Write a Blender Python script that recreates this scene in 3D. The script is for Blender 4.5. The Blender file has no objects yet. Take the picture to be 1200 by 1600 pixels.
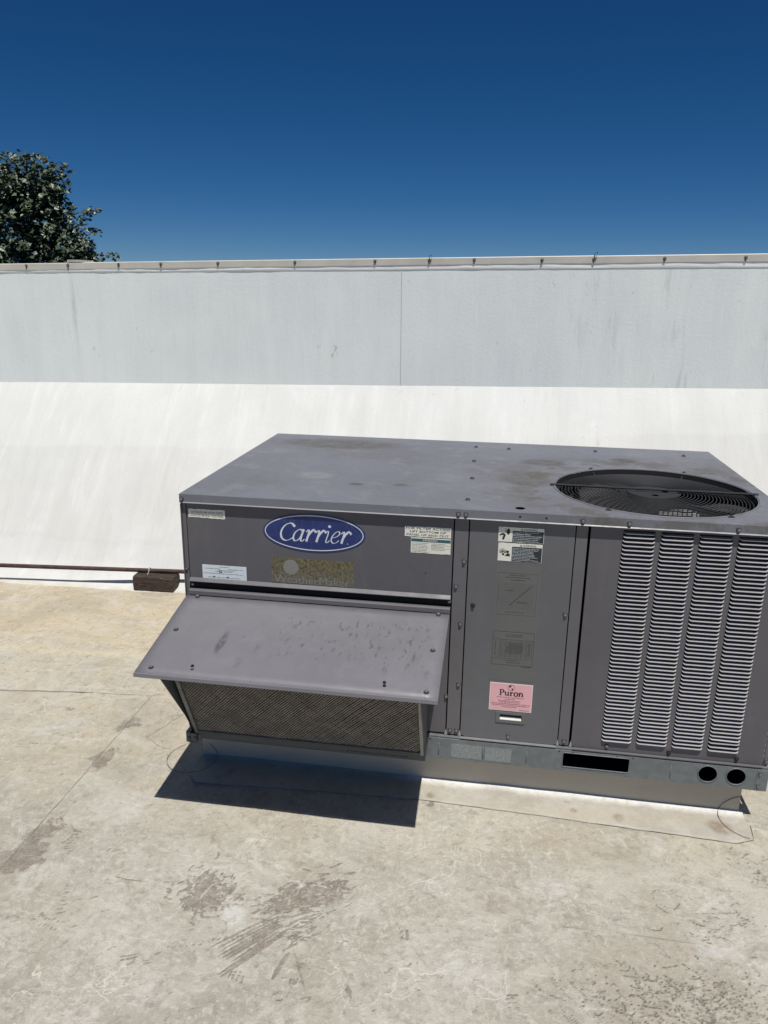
import bpy, bmesh, math, random
import numpy as np
from mathutils import Vector, Matrix
from mathutils.geometry import tessellate_polygon
from mathutils import noise as mnoise

S = bpy.context.scene
FAN0 = -13
TIPS = [((-6.12, 8.9, 3.44), .13, 40), ((-6.35, 8.9, 3.42), .15, 50), ((-5.86, 8.9, 3.38), .12, 36), ((-5.58, 8.9, 3.22), .10, 32), ((-5.52, 8.9, 2.98), .11, 36), ((-5.6, 8.9, 2.8), .08, 16), ((-5.14, 8.9, 2.70), .07, 24), ((-5.16, 8.9, 2.6), .05, 14), ((-5.06, 8.9, 2.46), .04, 8), ((-5.22, 8.9, 2.44), .12, 40), ((-5.34, 8.9, 2.56), .10, 34), ((-5.24, 8.9, 2.25), .13, 50), ((-5.16, 8.9, 1.99), .13, 50), ((-4.80, 8.9, 2.09), .06, 26), ((-5.02, 8.9, 2.72), .07, 26), ((-5.10, 8.9, 2.06), .14, 60), ((-5.0, 8.9, 2.42), .05, 14), ((-5.45, 8.9, 2.68), .09, 30)]
COL = S.collection
random.seed(11)
rng = np.random.default_rng(5)

# ------------------------------------------------------------------ camera, sky, sun, exposure
cam_d = bpy.data.cameras.new('camera')
cam = bpy.data.objects.new('camera', cam_d); COL.objects.link(cam)
yaw, pitch, roll = -0.14899, -0.28120, 0.01507
cy_, sy_, cp_, sp_ = math.cos(yaw), math.sin(yaw), math.cos(pitch), math.sin(pitch)
fwd = Vector((sy_*cp_, cy_*cp_, sp_)); right = Vector((cy_, -sy_, 0)); up = right.cross(fwd)
r2 = right*math.cos(roll) + up*math.sin(roll); u2 = -right*math.sin(roll) + up*math.cos(roll)
m3 = Matrix((r2, u2, -fwd)).transposed()
cam.matrix_world = Matrix.Translation((1.0014, -2.2301, 1.6248)) @ m3.to_4x4()
cam_d.sensor_fit = 'VERTICAL'; cam_d.sensor_height = 36; cam_d.sensor_width = 27
cam_d.lens = 1186.92/1600*36
cam_d.clip_start = 0.05; cam_d.clip_end = 5000
S.camera = cam

SUN = Vector((0.070, -0.200, 0.57)).normalized()
elev = math.asin(SUN.z); azim = math.atan2(SUN.x, SUN.y)
sl = bpy.data.lights.new('sun', 'SUN'); sl.energy = 4.25; sl.angle = math.radians(0.53); sl.color = (1.0, 0.965, 0.91)
so = bpy.data.objects.new('sun', sl); COL.objects.link(so)
so.rotation_euler = SUN.to_track_quat('Z', 'Y').to_euler(); so.location = (0, -3, 8)

W = bpy.data.worlds.new('World'); S.world = W; W.use_nodes = True
nt = W.node_tree; bg = nt.nodes['Background']
sky = nt.nodes.new('ShaderNodeTexSky'); sky.sky_type = 'NISHITA'; sky.sun_disc = False
sky.sun_elevation = elev; sky.sun_rotation = azim
sky.altitude = 3000; sky.air_density = 0.85; sky.dust_density = 0.0; sky.ozone_density = 9
gam = nt.nodes.new('ShaderNodeHueSaturation'); gam.inputs['Saturation'].default_value = 1.2
nt.links.new(sky.outputs[0], gam.inputs['Color']); nt.links.new(gam.outputs[0], bg.inputs[0])
bg.inputs[1].default_value = 0.05
S.view_settings.view_transform = 'Standard'; S.view_settings.look = 'None'
S.view_settings.exposure = 0; S.view_settings.gamma = 1
S.render.engine = 'CYCLES'

# ------------------------------------------------------------------ node helpers
class N:
    def __init__(s, name):
        s.m = bpy.data.materials.new(name); s.m.use_nodes = True; s.t = s.m.node_tree
        s.b = s.t.nodes['Principled BSDF']; s.tc = s.t.nodes.new('ShaderNodeTexCoord')
        s.co = s.tc.outputs['Object']
    def set(s, **k):
        for a, v in k.items(): s.inp(s.b.inputs[a.replace('_', ' ')], v)
        return s
    def inp(s, sock, v):
        if isinstance(v, bpy.types.NodeSocket): s.t.links.new(v, sock)
        elif isinstance(v, tuple) and len(v) == 3 and sock.type == 'RGBA': sock.default_value = (*v, 1)
        else: sock.default_value = v
    def map(s, scale=(1,1,1), loc=(0,0,0), rot=(0,0,0), co=None):
        n = s.t.nodes.new('ShaderNodeMapping'); s.inp(n.inputs['Vector'], co or s.co)
        n.inputs['Scale'].default_value = scale; n.inputs['Location'].default_value = loc; n.inputs['Rotation'].default_value = rot
        return n.outputs[0]
    def noise(s, scale=5, detail=4, rough=.55, co=None, dist=0, col=False):
        n = s.t.nodes.new('ShaderNodeTexNoise'); s.inp(n.inputs['Vector'], co or s.co)
        n.inputs['Scale'].default_value = scale; n.inputs['Detail'].default_value = detail
        n.inputs['Roughness'].default_value = rough; n.inputs['Distortion'].default_value = dist
        return n.outputs['Color' if col else 'Fac']
    def vor(s, scale=5, feature='F1', co=None, rnd=1, out='Distance'):
        n = s.t.nodes.new('ShaderNodeTexVoronoi'); n.feature = feature; s.inp(n.inputs['Vector'], co or s.co)
        n.inputs['Scale'].default_value = scale; n.inputs['Randomness'].default_value = rnd
        return n.outputs[out]
    def math(s, op, a, b=0.0, c=None, clamp=False):
        n = s.t.nodes.new('ShaderNodeMath'); n.operation = op; n.use_clamp = clamp
        s.inp(n.inputs[0], a); s.inp(n.inputs[1], b)
        if c is not None: s.inp(n.inputs[2], c)
        return n.outputs[0]
    def mul(s, a, b): return s.math('MULTIPLY', a, b)
    def add(s, a, b): return s.math('ADD', a, b)
    def ramp(s, v, lo, hi, a=0.0, b=1.0, smooth=True):
        n = s.t.nodes.new('ShaderNodeMapRange'); n.interpolation_type = 'SMOOTHSTEP' if smooth else 'LINEAR'
        s.inp(n.inputs[0], v); n.inputs[1].default_value = lo; n.inputs[2].default_value = hi
        n.inputs[3].default_value = a; n.inputs[4].default_value = b
        return n.outputs[0]
    def mix(s, f, a, b, mode='MIX'):
        n = s.t.nodes.new('ShaderNodeMix'); n.data_type = 'RGBA'; n.blend_type = mode
        s.inp(n.inputs[0], f); s.inp(n.inputs[6], a); s.inp(n.inputs[7], b)
        return n.outputs[2]
    def xyz(s, co=None):
        n = s.t.nodes.new('ShaderNodeSeparateXYZ'); s.inp(n.inputs[0], co or s.co); return n.outputs
    def warp(s, scale, amt, co=None):
        n = s.t.nodes.new('ShaderNodeVectorMath'); n.operation = 'MULTIPLY_ADD'
        s.inp(n.inputs[0], s.noise(scale, 3, co=co, col=True)); n.inputs[1].default_value = (amt,)*3
        s.inp(n.inputs[2], co or s.co); return n.outputs[0]
    def dist(s, p, co=None, sc=(1,1,1)):
        mp = s.map(scale=sc, loc=tuple(-p[i]*sc[i] for i in range(3)), co=co)
        n = s.t.nodes.new('ShaderNodeVectorMath'); n.operation = 'LENGTH'; s.inp(n.inputs[0], mp); return n.outputs['Value']
    def bump(s, h, strength=.3, d=.01, nrm=None):
        n = s.t.nodes.new('ShaderNodeBump'); s.inp(n.inputs['Height'], h)
        n.inputs['Strength'].default_value = strength; n.inputs['Distance'].default_value = d
        if nrm: s.inp(n.inputs['Normal'], nrm)
        return n.outputs[0]
    def attr(s, name):
        n = s.t.nodes.new('ShaderNodeAttribute'); n.attribute_name = name; return n.outputs

def flat(name, col, rough=.5, metal=0.0, var=.06, scale=40):
    n = N(name); f = n.noise(scale, 3)
    c = n.mix(n.ramp(f, .3, .7), tuple(x*(1-var) for x in col), tuple(min(1, x*(1+var)) for x in col))
    n.set(Base_Color=c, Roughness=rough, Metallic=metal); return n.m

# ------------------------------------------------------------------ mesh helpers
class MB:
    def __init__(s): s.v = []; s.f = []; s.mi = []; s.cur = 0
    def mat(s, i): s.cur = i; return s
    def add(s, vs, fs):
        o = len(s.v); s.v += [tuple(p) for p in vs]; s.f += [tuple(i+o for i in f) for f in fs]; s.mi += [s.cur]*len(fs); return s
    def box(s, a, b):
        x0, y0, z0 = a; x1, y1, z1 = b
        return s.add([(x0,y0,z0),(x1,y0,z0),(x1,y1,z0),(x0,y1,z0),(x0,y0,z1),(x1,y0,z1),(x1,y1,z1),(x0,y1,z1)],
            [(0,3,2,1),(4,5,6,7),(0,1,5,4),(1,2,6,5),(2,3,7,6),(3,0,4,7)])
    def rod(s, p, q, r, n=6, cap=True):
        p = Vector(p); q = Vector(q); d = (q-p).normalized()
        a = d.orthogonal().normalized(); b = d.cross(a)
        vs = [c + (a*math.cos(2*math.pi*i/n)+b*math.sin(2*math.pi*i/n))*r for c in (p, q) for i in range(n)]
        fs = [(i, (i+1) % n, n+(i+1) % n, n+i) for i in range(n)]
        if cap: fs += [tuple(range(n-1, -1, -1)), tuple(range(n, 2*n))]
        return s.add(vs, fs)
    def tube(s, pts, r, n=6, closed=False):
        pts = [Vector(p) for p in pts]; m = len(pts); vs = []; prev = None
        for i, p in enumerate(pts):
            if closed: d = pts[(i+1) % m]-pts[i-1]
            else: d = pts[min(i+1, m-1)]-pts[max(i-1, 0)]
            d.normalize()
            a = d.orthogonal() if prev is None else prev - d*prev.dot(d)
            a.normalize(); prev = a; b = d.cross(a)
            rr = r[i] if isinstance(r, (list, tuple)) else r
            vs += [p + (a*math.cos(2*math.pi*k/n)+b*math.sin(2*math.pi*k/n))*rr for k in range(n)]
        fs = []
        for i in range(m if closed else m-1):
            j = (i+1) % m
            fs += [(i*n+k, i*n+(k+1) % n, j*n+(k+1) % n, j*n+k) for k in range(n)]
        if not closed: fs += [tuple(range(n-1, -1, -1)), tuple((m-1)*n+k for k in range(n))]
        return s.add(vs, fs)
    def plate(s, outer, holes, d0, d1, fn):
        """flat plate with holes; fn maps (u, v, depth) to a point"""
        loops = [outer] + list(holes)
        pts = [p for l in loops for p in l]; m = len(pts)
        tris = tessellate_polygon([[Vector((p[0], p[1], 0)) for p in l] for l in loops])
        vs = [fn(p[0], p[1], d0) for p in pts] + [fn(p[0], p[1], d1) for p in pts]
        fs = [tuple(t) for t in tris] + [tuple(i+m for i in reversed(t)) for t in tris]
        o = 0
        for l in loops:
            k = len(l); fs += [(o+i, o+(i+1) % k, m+o+(i+1) % k, m+o+i) for i in range(k)]; o += k
        return s.add(vs, fs)
    def build(s, name, mats, parent=None, smooth=False, bevel=0, loc=None):
        me = bpy.data.meshes.new(name); me.from_pydata(s.v, [], s.f)
        for m in (mats if isinstance(mats, (list, tuple)) else [mats]): me.materials.append(m)
        me.polygons.foreach_set('material_index', s.mi)
        bm = bmesh.new(); bm.from_mesh(me); bmesh.ops.remove_doubles(bm, verts=bm.verts, dist=1e-6)
        bmesh.ops.recalc_face_normals(bm, faces=bm.faces); bm.to_mesh(me); bm.free()
        if smooth: me.polygons.foreach_set('use_smooth', [True]*len(me.polygons))
        ob = bpy.data.objects.new(name, me); COL.objects.link(ob)
        if loc: ob.location = loc
        if parent: par(ob, parent)
        if bevel:
            b = ob.modifiers.new('bevel', 'BEVEL'); b.width = bevel; b.segments = 2; b.limit_method = 'ANGLE'; b.angle_limit = math.radians(40)
        return ob

def par(ob, parent):
    ob.parent = parent
    ob.matrix_parent_inverse = WM[parent.name].inverted() if parent.name in WM else Matrix.Identity(4)
WM = {}
def tag(o, label=None, cat=None, group=None, kind=None):
    if label: o['label'] = label
    if cat: o['category'] = cat
    if group: o['group'] = group
    if kind: o['kind'] = kind
    return o
def empty(name, loc, label, cat):
    o = bpy.data.objects.new(name, None); COL.objects.link(o); o.location = loc
    WM[o.name] = Matrix.Translation(loc); o.empty_display_size = .2
    return tag(o, label, cat)
def inst(src, loc, parent, rot=(0,0,0), name=None):
    o = src.copy(); COL.objects.link(o); o.location = loc; o.rotation_euler = rot
    par(o, parent); return o
XZ = lambda y: (lambda u, v, d: (u, y+d, v))
def rect(x0, z0, x1, z1): return [(x0,z0),(x1,z0),(x1,z1),(x0,z1)]
def rrect(x0, z0, x1, z1, r=.004, n=4):
    out = []
    for cx, cz, a in ((x1-r, z0+r, -90), (x1-r, z1-r, 0), (x0+r, z1-r, 90), (x0+r, z0+r, 180)):
        for i in range(n+1):
            t = math.radians(a+90*i/n); out.append((cx+r*math.cos(t), cz+r*math.sin(t)))
    return out
def circ(cx, cz, r, n=40, ry=None):
    return [(cx+r*math.cos(2*math.pi*i/n), cz+(ry or r)*math.sin(2*math.pi*i/n)) for i in range(n)]

# ------------------------------------------------------------------ materials
def membrane_material():
    n = N('weathered_roof_membrane')
    o = n.xyz(); x, y = o[0], o[1]
    w = n.warp(3.0, .12); w2 = n.warp(14, .035)
    big = n.noise(1.6, 5, .6, co=w, dist=.4); mid = n.noise(7, 6, .65, co=w2, dist=.6); fine = n.noise(45, 6, .7, co=w2); grit = n.noise(260, 3, .6)
    base = n.mix(n.ramp(big, .35, .65), (.390, .372, .330), (0.475, 0.458, 0.412))
    base = n.mix(n.mul(n.ramp(mid, .45, .7), .75), base, (0.350, 0.322, 0.277))
    base = n.mix(n.mul(n.ramp(fine, .48, .66), .8), base, (0.565, 0.548, 0.497))
    patches = n.noise(4.2, 8, .75, co=n.warp(9, .06), dist=1.2)
    base = n.mix(n.mul(n.ramp(patches, .53, .60), .55), base, (0.565, 0.554, 0.508))
    # brown grime in larger clouds
    br = n.noise(2.7, 7, .7, co=n.map(loc=(4, 9, 0)), dist=.8)
    base = n.mix(n.mul(n.ramp(br, .55, .68), .5), base, (0.305, 0.266, 0.220))
    # warm band of dust towards the curb and in the low area before the wall
    warm = n.mul(n.ramp(y, -.45, -.02), n.ramp(n.noise(5, 4, co=w), .3, .6))
    base = n.mix(n.mul(warm, .55), base, (0.520, 0.458, 0.339))
    tan = n.mul(n.ramp(y, .62, 1.0), n.ramp(n.noise(3, 5, co=n.map(scale=(.6, 2.2, 1))), .2, .6, .45, 1))
    base = n.mix(tan, base, (0.531, 0.458, 0.333))
    yel = n.ramp(n.math('ABSOLUTE', n.math('SUBTRACT', n.add(y, n.mul(n.noise(2.0, 3), .22)), .84)), .0, .06, 1, 0)
    base = n.mix(n.mul(yel, .4), base, (0.678, 0.599, 0.407))
    # streaks that run along the wall
    st = n.noise(6, 6, .7, co=n.map(scale=(.5, 4.5, 1), co=w))
    base = n.mix(n.mul(n.mul(n.ramp(st, .5, .66), n.ramp(y, .15, .5)), .45), base, (0.610, 0.582, 0.508))
    # crackle of pale veins in some areas
    ve = n.vor(19, 'DISTANCE_TO_EDGE', co=n.warp(34, .05)); vm = n.ramp(n.noise(3.2, 3, co=n.map(loc=(1.7, 3.1, 0))), .47, .6)
    base = n.mix(n.mul(n.mul(n.ramp(ve, .002, .022, 1, 0), vm), .5), base, (0.655, 0.616, 0.520))
    ve2 = n.vor(4.5, 'DISTANCE_TO_EDGE', co=n.warp(11, .12)); vm2 = n.ramp(n.noise(7, 3, co=n.map(loc=(7.7, 1.1, 0))), .5, .64)
    base = n.mix(n.mul(n.mul(n.ramp(ve2, .002, .012, 1, 0), vm2), .7), base, (0.701, 0.655, 0.565))
    # fine dark fleck
    base = n.mix(n.mul(n.ramp(grit, .56, .72), .45), base, (0.203, 0.186, 0.158))
    fl = n.noise(75, 3, .5); flm = n.ramp(n.noise(5, 2, co=n.map(loc=(3, 5, 1))), .5, .65)
    base = n.mix(n.mul(n.mul(n.ramp(fl, .64, .7), flm), .5), base, (0.181, 0.164, 0.141))
    # painted-on marks of the close area: brown smears, pale scrapes, dark specks
    a = n.attr('marks'); sp = n.t.nodes.new('ShaderNodeSeparateColor'); n.inp(sp.inputs[0], a['Color'])
    warm2 = n.noise(1.9, 6, .68, co=n.map(loc=(2, 7, 3)), dist=.9)
    base = n.mix(n.mul(n.ramp(warm2, .46, .62), .5), base, (.365, .33, .262))
    base = n.mix(n.mul(n.ramp(n.noise(38, 6, .75, co=n.map(loc=(6, 6, 0), co=w2)), .52, .66), .6), base, (.255, .24, .205))
    ln = n.noise(34, 6, .75, co=n.map(scale=(.45, 1.6, 1), rot=(0, 0, -.5), co=w2)); base = n.mix(n.mul(n.ramp(ln, .55, .68), .35), base, (.26, .235, .20))
    pl = n.noise(5.5, 7, .72, co=n.map(loc=(9, 2, 0), co=w2), dist=1.0); base = n.mix(n.mul(n.ramp(pl, .5, .64), .5), base, (.55, .53, .475))
    ln2 = n.noise(30, 6, .75, co=n.map(scale=(1.5, .5, 1), rot=(0, 0, .4), loc=(3, 3, 0), co=w2)); base = n.mix(n.mul(n.ramp(ln2, .56, .66), .4), base, (.62, .60, .55))
    rag = n.noise(95, 6, .75); rag2 = n.noise(28, 4, .7)
    dk = n.add(n.mul(sp.outputs[0], 1.15), n.add(n.mul(n.math('SUBTRACT', rag, .5), 1.5), n.mul(n.math('SUBTRACT', rag2, .5), 1.2)))
    dk = n.mul(n.ramp(dk, .32, .66), n.ramp(sp.outputs[0], .02, .5, 0, .86))
    dk = n.mul(dk, n.ramp(n.noise(190, 4, .7), .32, .58, .6, 1)); dk = n.mul(dk, n.ramp(n.noise(17, 4, .6, co=n.map(loc=(8, 1, 0))), .3, .55, .65, 1))
    base = n.mix(1.0, base, (1.0, .985, .945), 'MULTIPLY')
    base = n.mix(dk, base, n.mix(n.ramp(n.noise(50, 4), .4, .6), (.19, .155, .125), (.25, .215, .185)))
    base = n.mix(n.mul(sp.outputs[1], .7), base, (.66, .65, .61))
    base = n.mix(n.mul(sp.outputs[2], .8), base, (.08, .07, .06))
    h = n.add(n.mul(fine, .35), n.add(n.mul(mid, .9), n.mul(grit, .10)))
    h = n.add(h, n.mul(sp.outputs[0], -.12)); h = n.add(h, n.mul(sp.outputs[2], -.3)); h = n.add(h, n.mul(sp.outputs[1], .1))
    n.set(Base_Color=base, Roughness=n.ramp(mid, .3, .7, .62, .85), Normal=n.bump(h, .85, .014))
    n.b.inputs['Specular IOR Level'].default_value = .3
    return n.m
def white_coat(name, c0, c1, streak=(1, 1, 1), stain=None, seed=0):
    n = N(name); o = n.xyz()
    s1 = n.noise(5, 6, .65, co=n.map(scale=streak, loc=(seed, 0, 0))); s2 = n.noise(1.3, 4, .6, co=n.map(loc=(seed, 2, 1)))
    f = n.noise(60, 4, .65)
    c = n.mix(n.ramp(s2, .35, .65), c0, c1)
    c = n.mix(n.mul(n.ramp(s1, .47, .72), .35), c, tuple(min(.9, v*1.08) for v in c1))
    c = n.mix(n.mul(n.ramp(s1, .5, .3), .14), c, tuple(v*.84 for v in c0))
    sp = n.noise(38, 3, .5, co=n.map(scale=(1, .6, .6))); spm = n.ramp(n.noise(2.2, 3, co=n.map(loc=(2, seed, 0))), .48, .62)
    c = n.mix(n.mul(n.mul(n.ramp(sp, .66, .72), spm), .3), c, (.35, .34, .32))
    if stain: c = stain(n, c, o)
    n.set(Base_Color=c, Roughness=.7, Normal=n.bump(n.add(f, n.mul(s1, 2.5)), .22, .006))
    n.b.inputs['Specular IOR Level'].default_value = .25
    return n.m
def wall_stain(n, c, o):
    x, z = o[0], o[2]
    dx = n.math('SUBTRACT', n.add(x, n.mul(n.noise(3, 3), .03)), -1.715)
    band = n.ramp(n.math('ABSOLUTE', dx), .0, .024, 1, 0)
    c = n.mix(n.mul(n.mul(band, n.ramp(z, 1.0, 1.75, .15, 1)), n.ramp(n.noise(24, 5, .7, co=n.map(scale=(2.5, 1, .22))), .36, .62, .05, .62)), c, (.46, .45, .45))
    # brownish rain streaks, right part of the wall
    st = n.noise(26, 4, .6, co=n.map(scale=(1, 1, .12))); m = n.mul(n.ramp(x, .8, 2.1), n.ramp(n.noise(2.5, 3), .42, .6))
    c = n.mix(n.mul(n.mul(n.ramp(st, .56, .68), m), .30), c, (.40, .38, .36))
    st2 = n.noise(13, 4, .6, co=n.map(scale=(1, 1, .15), loc=(5, 0, 0)))
    c = n.mix(n.mul(n.ramp(st2, .5, .75), .14), c, (.60, .59, .61))
    # scuffs
    for px, pz, r in ((-.12, 1.30, .03), (-.03, 1.27, .05), (.03, 1.29, .03)):
        d = n.dist((px, 2.45, pz)); q = n.noise(30, 3, .6, co=n.map(scale=(1, 1, .45), rot=(0, .5, 0)))
        c = n.mix(n.mul(n.mul(n.ramp(d, r*.4, r, 1, 0), n.ramp(q, .52, .6)), .55), c, (.38, .37, .36))
    return c
def cant_stain(n, c, o):
    # drips follow the slope; a darker tide line low down and pale patches
    x, y = o[0], o[1]
    q = n.noise(9, 5, .65, co=n.map(scale=(1.3, .16, .16), loc=(3, 0, 0)))
    c = n.mix(n.mul(n.ramp(q, .52, .70), .4), c, (.78, .785, .77))
    c = n.mix(n.mul(n.ramp(q, .47, .33), .35), c, (.53, .53, .50))
    cl = n.noise(2.4, 5, .6, dist=.8)
    c = n.mix(n.mul(n.ramp(cl, .45, .62), .5), c, (.585, .59, .565))
    # overlap of a brighter upper coat with an uneven lower edge
    e = n.math('SUBTRACT', n.add(n.mul(x, -.035), n.add(y, n.mul(n.noise(.9, 3), .16))), 2.27)
    c = n.mix(n.ramp(e, -.01, .012, 0, .2), c, (.76, .77, .755))
    t = n.ramp(n.math('ABSOLUTE', n.math('SUBTRACT', n.add(y, n.mul(n.noise(3, 3), .08)), 1.78)), 0, .02, 1, 0)
    c = n.mix(n.mul(t, .14), c, (.5, .48, .45))
    lo = n.ramp(y, 1.56, 1.44)
    c = n.mix(n.mul(lo, n.ramp(n.noise(9, 4, co=n.map(scale=(1, 3, 1))), .38, .6, .1, .8)), c, (.56, .47, .34))
    return c
def paint(name, base=(.135, .13, .138), rough=.42, kind=None):
    n = N(name)
    a = n.noise(2.1, 4, .6); b = n.noise(18, 5, .65); g = n.noise(320, 2)
    c = n.mix(n.ramp(a, .3, .7), tuple(v*.93 for v in base), tuple(v*1.07 for v in base))
    c = n.mix(n.mul(n.ramp(b, .5, .75), .25), c, tuple(v*1.25 for v in base))
    r = n.ramp(b, .3, .7, rough-.06, rough+.12)
    if kind == 'lid':
        w = n.warp(7, .09)
        d1 = n.noise(3.2, 6, .7, co=w); c = n.mix(n.mul(n.ramp(d1, .47, .66), .42), c, (.145, .138, .13))
        d2 = n.noise(10, 6, .7, co=w); c = n.mix(n.mul(n.ramp(d2, .52, .66), .45), c, (.235, .24, .26))
        # dust ring round the fan opening and a dirty field right behind the fan
        d = n.dist((1.53, .367, .995), sc=(1, 1, 0)); ring = n.mul(n.ramp(d, .34, .40, .3, 1), n.ramp(d, .36, .62, 1, 0))
        c = n.mix(n.mul(n.mul(ring, n.ramp(n.noise(8, 6, .75), .44, .58)), .75), c, (.10, .088, .07))
        for p, q, k in (((.385, .36), (.07, .065), (.25, .25, .255)), ((.55, .26), (.03, .02), (.08, .07, .06)), ((.70, .28), (.028, .02), (.08, .07, .06)), ((1.52, .86), (.06, .05), (.07, .066, .062)), ((1.13, .46), (.10, .12), (.11, .10, .085)), ((1.2, .75), (.1, .07), (.09, .085, .075)), ((.35, .95), (.3, .12), (.10, .095, .085))):
            d = n.dist((*p, .995), co=n.warp(14, .035), sc=(1/q[0], 1/q[1], 0))
            c = n.mix(n.mul(n.ramp(d, .5, 1.15, 1, 0), n.ramp(b, .3, .6, .35, .75)), c, k)
        fs = n.noise(110, 3, .6); c = n.mix(n.mul(n.ramp(fs, .6, .72), .3), c, (.075, .07, .065))
        r = n.ramp(b, .3, .7, .5, .68)
    if kind == 'hood':
        o = n.xyz(); x, y = o[0], o[1]
        reg = n.mul(n.mul(n.ramp(x, .30, .45), n.ramp(x, .90, .78)), n.mul(n.ramp(y, -.05, -.10), n.ramp(y, -.33, -.24)))
        reg = n.math('MAXIMUM', reg, n.ramp(n.noise(4, 2), .56, .66, 0, .35))
        q = n.noise(75, 5, .7, co=n.map(scale=(1, .38, .35))); c = n.mix(n.mul(n.mul(n.ramp(q, .55, .64), reg), .6), c, (.075, .07, .072))
        q2 = n.noise(14, 4, .6, co=n.map(scale=(1, .3, .3))); c = n.mix(n.mul(n.mul(n.ramp(q2, .5, .75), reg), .2), c, (.11, .105, .11))
        # one long drip and a few spots on the left
        d = n.dist((.212, -.235, .60), sc=(1/.016, 1/.062, 0)); c = n.mix(n.mul(n.ramp(d, .3, 1.1, 1, 0), n.ramp(q, .38, .55, .2, .75)), c, (.06, .057, .055))
        for p in ((.33, -.25, .02), (.29, -.32, .02), (.27, -.2, .008), (.83, -.13, .012), (.80, -.24, .02), (.84, -.30, .018), (.72, -.30, .02)):
            d = n.dist((p[0], p[1], .6), sc=(1/p[2], .6/p[2], 0)); c = n.mix(n.mul(n.ramp(d, .1, 1.0, 1, 0), n.ramp(q, .4, .6, .05, .35)), c, (.075, .07, .07))
        # dull pale bloom in the middle of the sheet
        c = n.mix(n.mul(n.ramp(n.noise(2.6, 4, co=n.map(loc=(.3, .7, 0))), .42, .62), .35), c, (.20, .195, .20))
    if kind == 'face':
        o = n.xyz()
        q = n.noise(24, 4, .6, co=n.map(scale=(1, 1, .12))); c = n.mix(n.mul(n.ramp(q, .52, .7), .18), c, (.17, .165, .16))
        q = n.noise(70, 3, .6); c = n.mix(n.mul(n.ramp(q, .64, .75), .3), c, (.09, .085, .083))
    n.set(Base_Color=c, Roughness=r, Normal=n.bump(n.add(g, n.mul(a, 30)), .05, .006))
    n.b.inputs['Specular IOR Level'].default_value = .4
    return n.m

M = {}
M['membrane'] = membrane_material()
M['flashing'] = M['membrane']
M['wall'] = white_coat('white_painted_wall', (.77, .825, .815), (.82, .865, .85), (2, 1, .25), wall_stain, 1)
M['cant'] = white_coat('white_coated_slope', (.61, .61, .58), (.66, .66, .635), (2.5, .3, .3), cant_stain, 4)
M['strip'] = white_coat('white_edge_strip', (.82, .84, .84), (.86, .87, .86), (1, 1, 1), None, 9)
M['coping'] = flat('cream_coping_metal', (.66, .63, .565), .5, 0, .06, 8)
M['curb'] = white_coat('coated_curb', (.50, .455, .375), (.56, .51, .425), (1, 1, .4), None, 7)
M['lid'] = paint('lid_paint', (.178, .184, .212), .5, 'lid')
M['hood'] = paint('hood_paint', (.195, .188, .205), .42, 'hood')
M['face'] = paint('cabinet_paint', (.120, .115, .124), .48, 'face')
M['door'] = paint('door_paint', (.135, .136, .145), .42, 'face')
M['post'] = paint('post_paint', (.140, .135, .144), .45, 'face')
M['slat'] = paint('slat_paint', (.33, .32, .33), .35)
M['hem'] = paint('worn_edge_paint', (.24, .235, .245), .4)
M['dark'] = flat('dark_interior', (.009, .009, .010), .85)
M['black'] = flat('black_gap', (.008, .008, .009), .9)
M['blade'] = flat('fan_blade', (.060, .057, .056), .8, 0, .4, 9)
M['guard'] = flat('guard_wire', (.026, .027, .030), .72)
M['coil'] = flat('coil_fins', (.035, .034, .033), .6, 0, .3, 90)
M['silver'] = flat('bare_aluminium', (.45, .45, .45), .4, .6)
M['washer'] = flat('screw_washer', (.055, .052, .055), .5)
M['screw'] = flat('screw_steel', (.30, .29, .29), .35, .75, .2, 200)
M['rust'] = flat('rusty_screw', (.034, .013, .012), .8, 0, .4, 300)
def galv():
    n = N('galvanised_rail'); v = n.vor(55, co=n.warp(30, .02), out='Color')
    bw = n.t.nodes.new('ShaderNodeRGBToBW'); n.inp(bw.inputs[0], v)
    f = n.noise(9, 5, .6); g = n.noise(120, 3)
    c = n.mix(n.ramp(bw.outputs[0], .2, .8), (.150, .168, .175), (.178, .197, .203))
    c = n.mix(n.mul(n.ramp(f, .5, .7), .4), c, (.22, .24, .24))
    c = n.mix(n.mul(n.ramp(g, .6, .75), .3), c, (.10, .11, .11))
    n.set(Base_Color=c, Roughness=.5, Metallic=.15, Normal=n.bump(g, .06, .003)); return n.m
M['galv'] = galv()
M['plate'] = flat('worn_galvanised_tag', (.25, .275, .275), .6, .1, .25, 260)
M['frame'] = flat('filter_frame_metal', (.40, .40, .36), .45, .4, .1, 30)
M['frame2'] = flat('filter_frame_dull', (.19, .19, .17), .5, .2, .2, 30)
M['sill'] = flat('hood_sill_paint', (.11, .12, .115), .5)
M['mesh'] = flat('dusty_aluminium_mesh', (.52, .45, .355), .55, .1, .16, 25)
M['meshback'] = flat('dusty_filter_media', (.012, .010, .008), .9, 0, .5, 120)
def rustpipe():
    n = N('rusty_pipe'); f = n.noise(30, 5, .7)
    n.set(Base_Color=n.mix(n.ramp(f, .35, .65), (.035, .018, .015), (.085, .042, .032)), Roughness=.65, Normal=n.bump(f, .2, .003)); return n.m
M['pipe'] = rustpipe()
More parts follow.
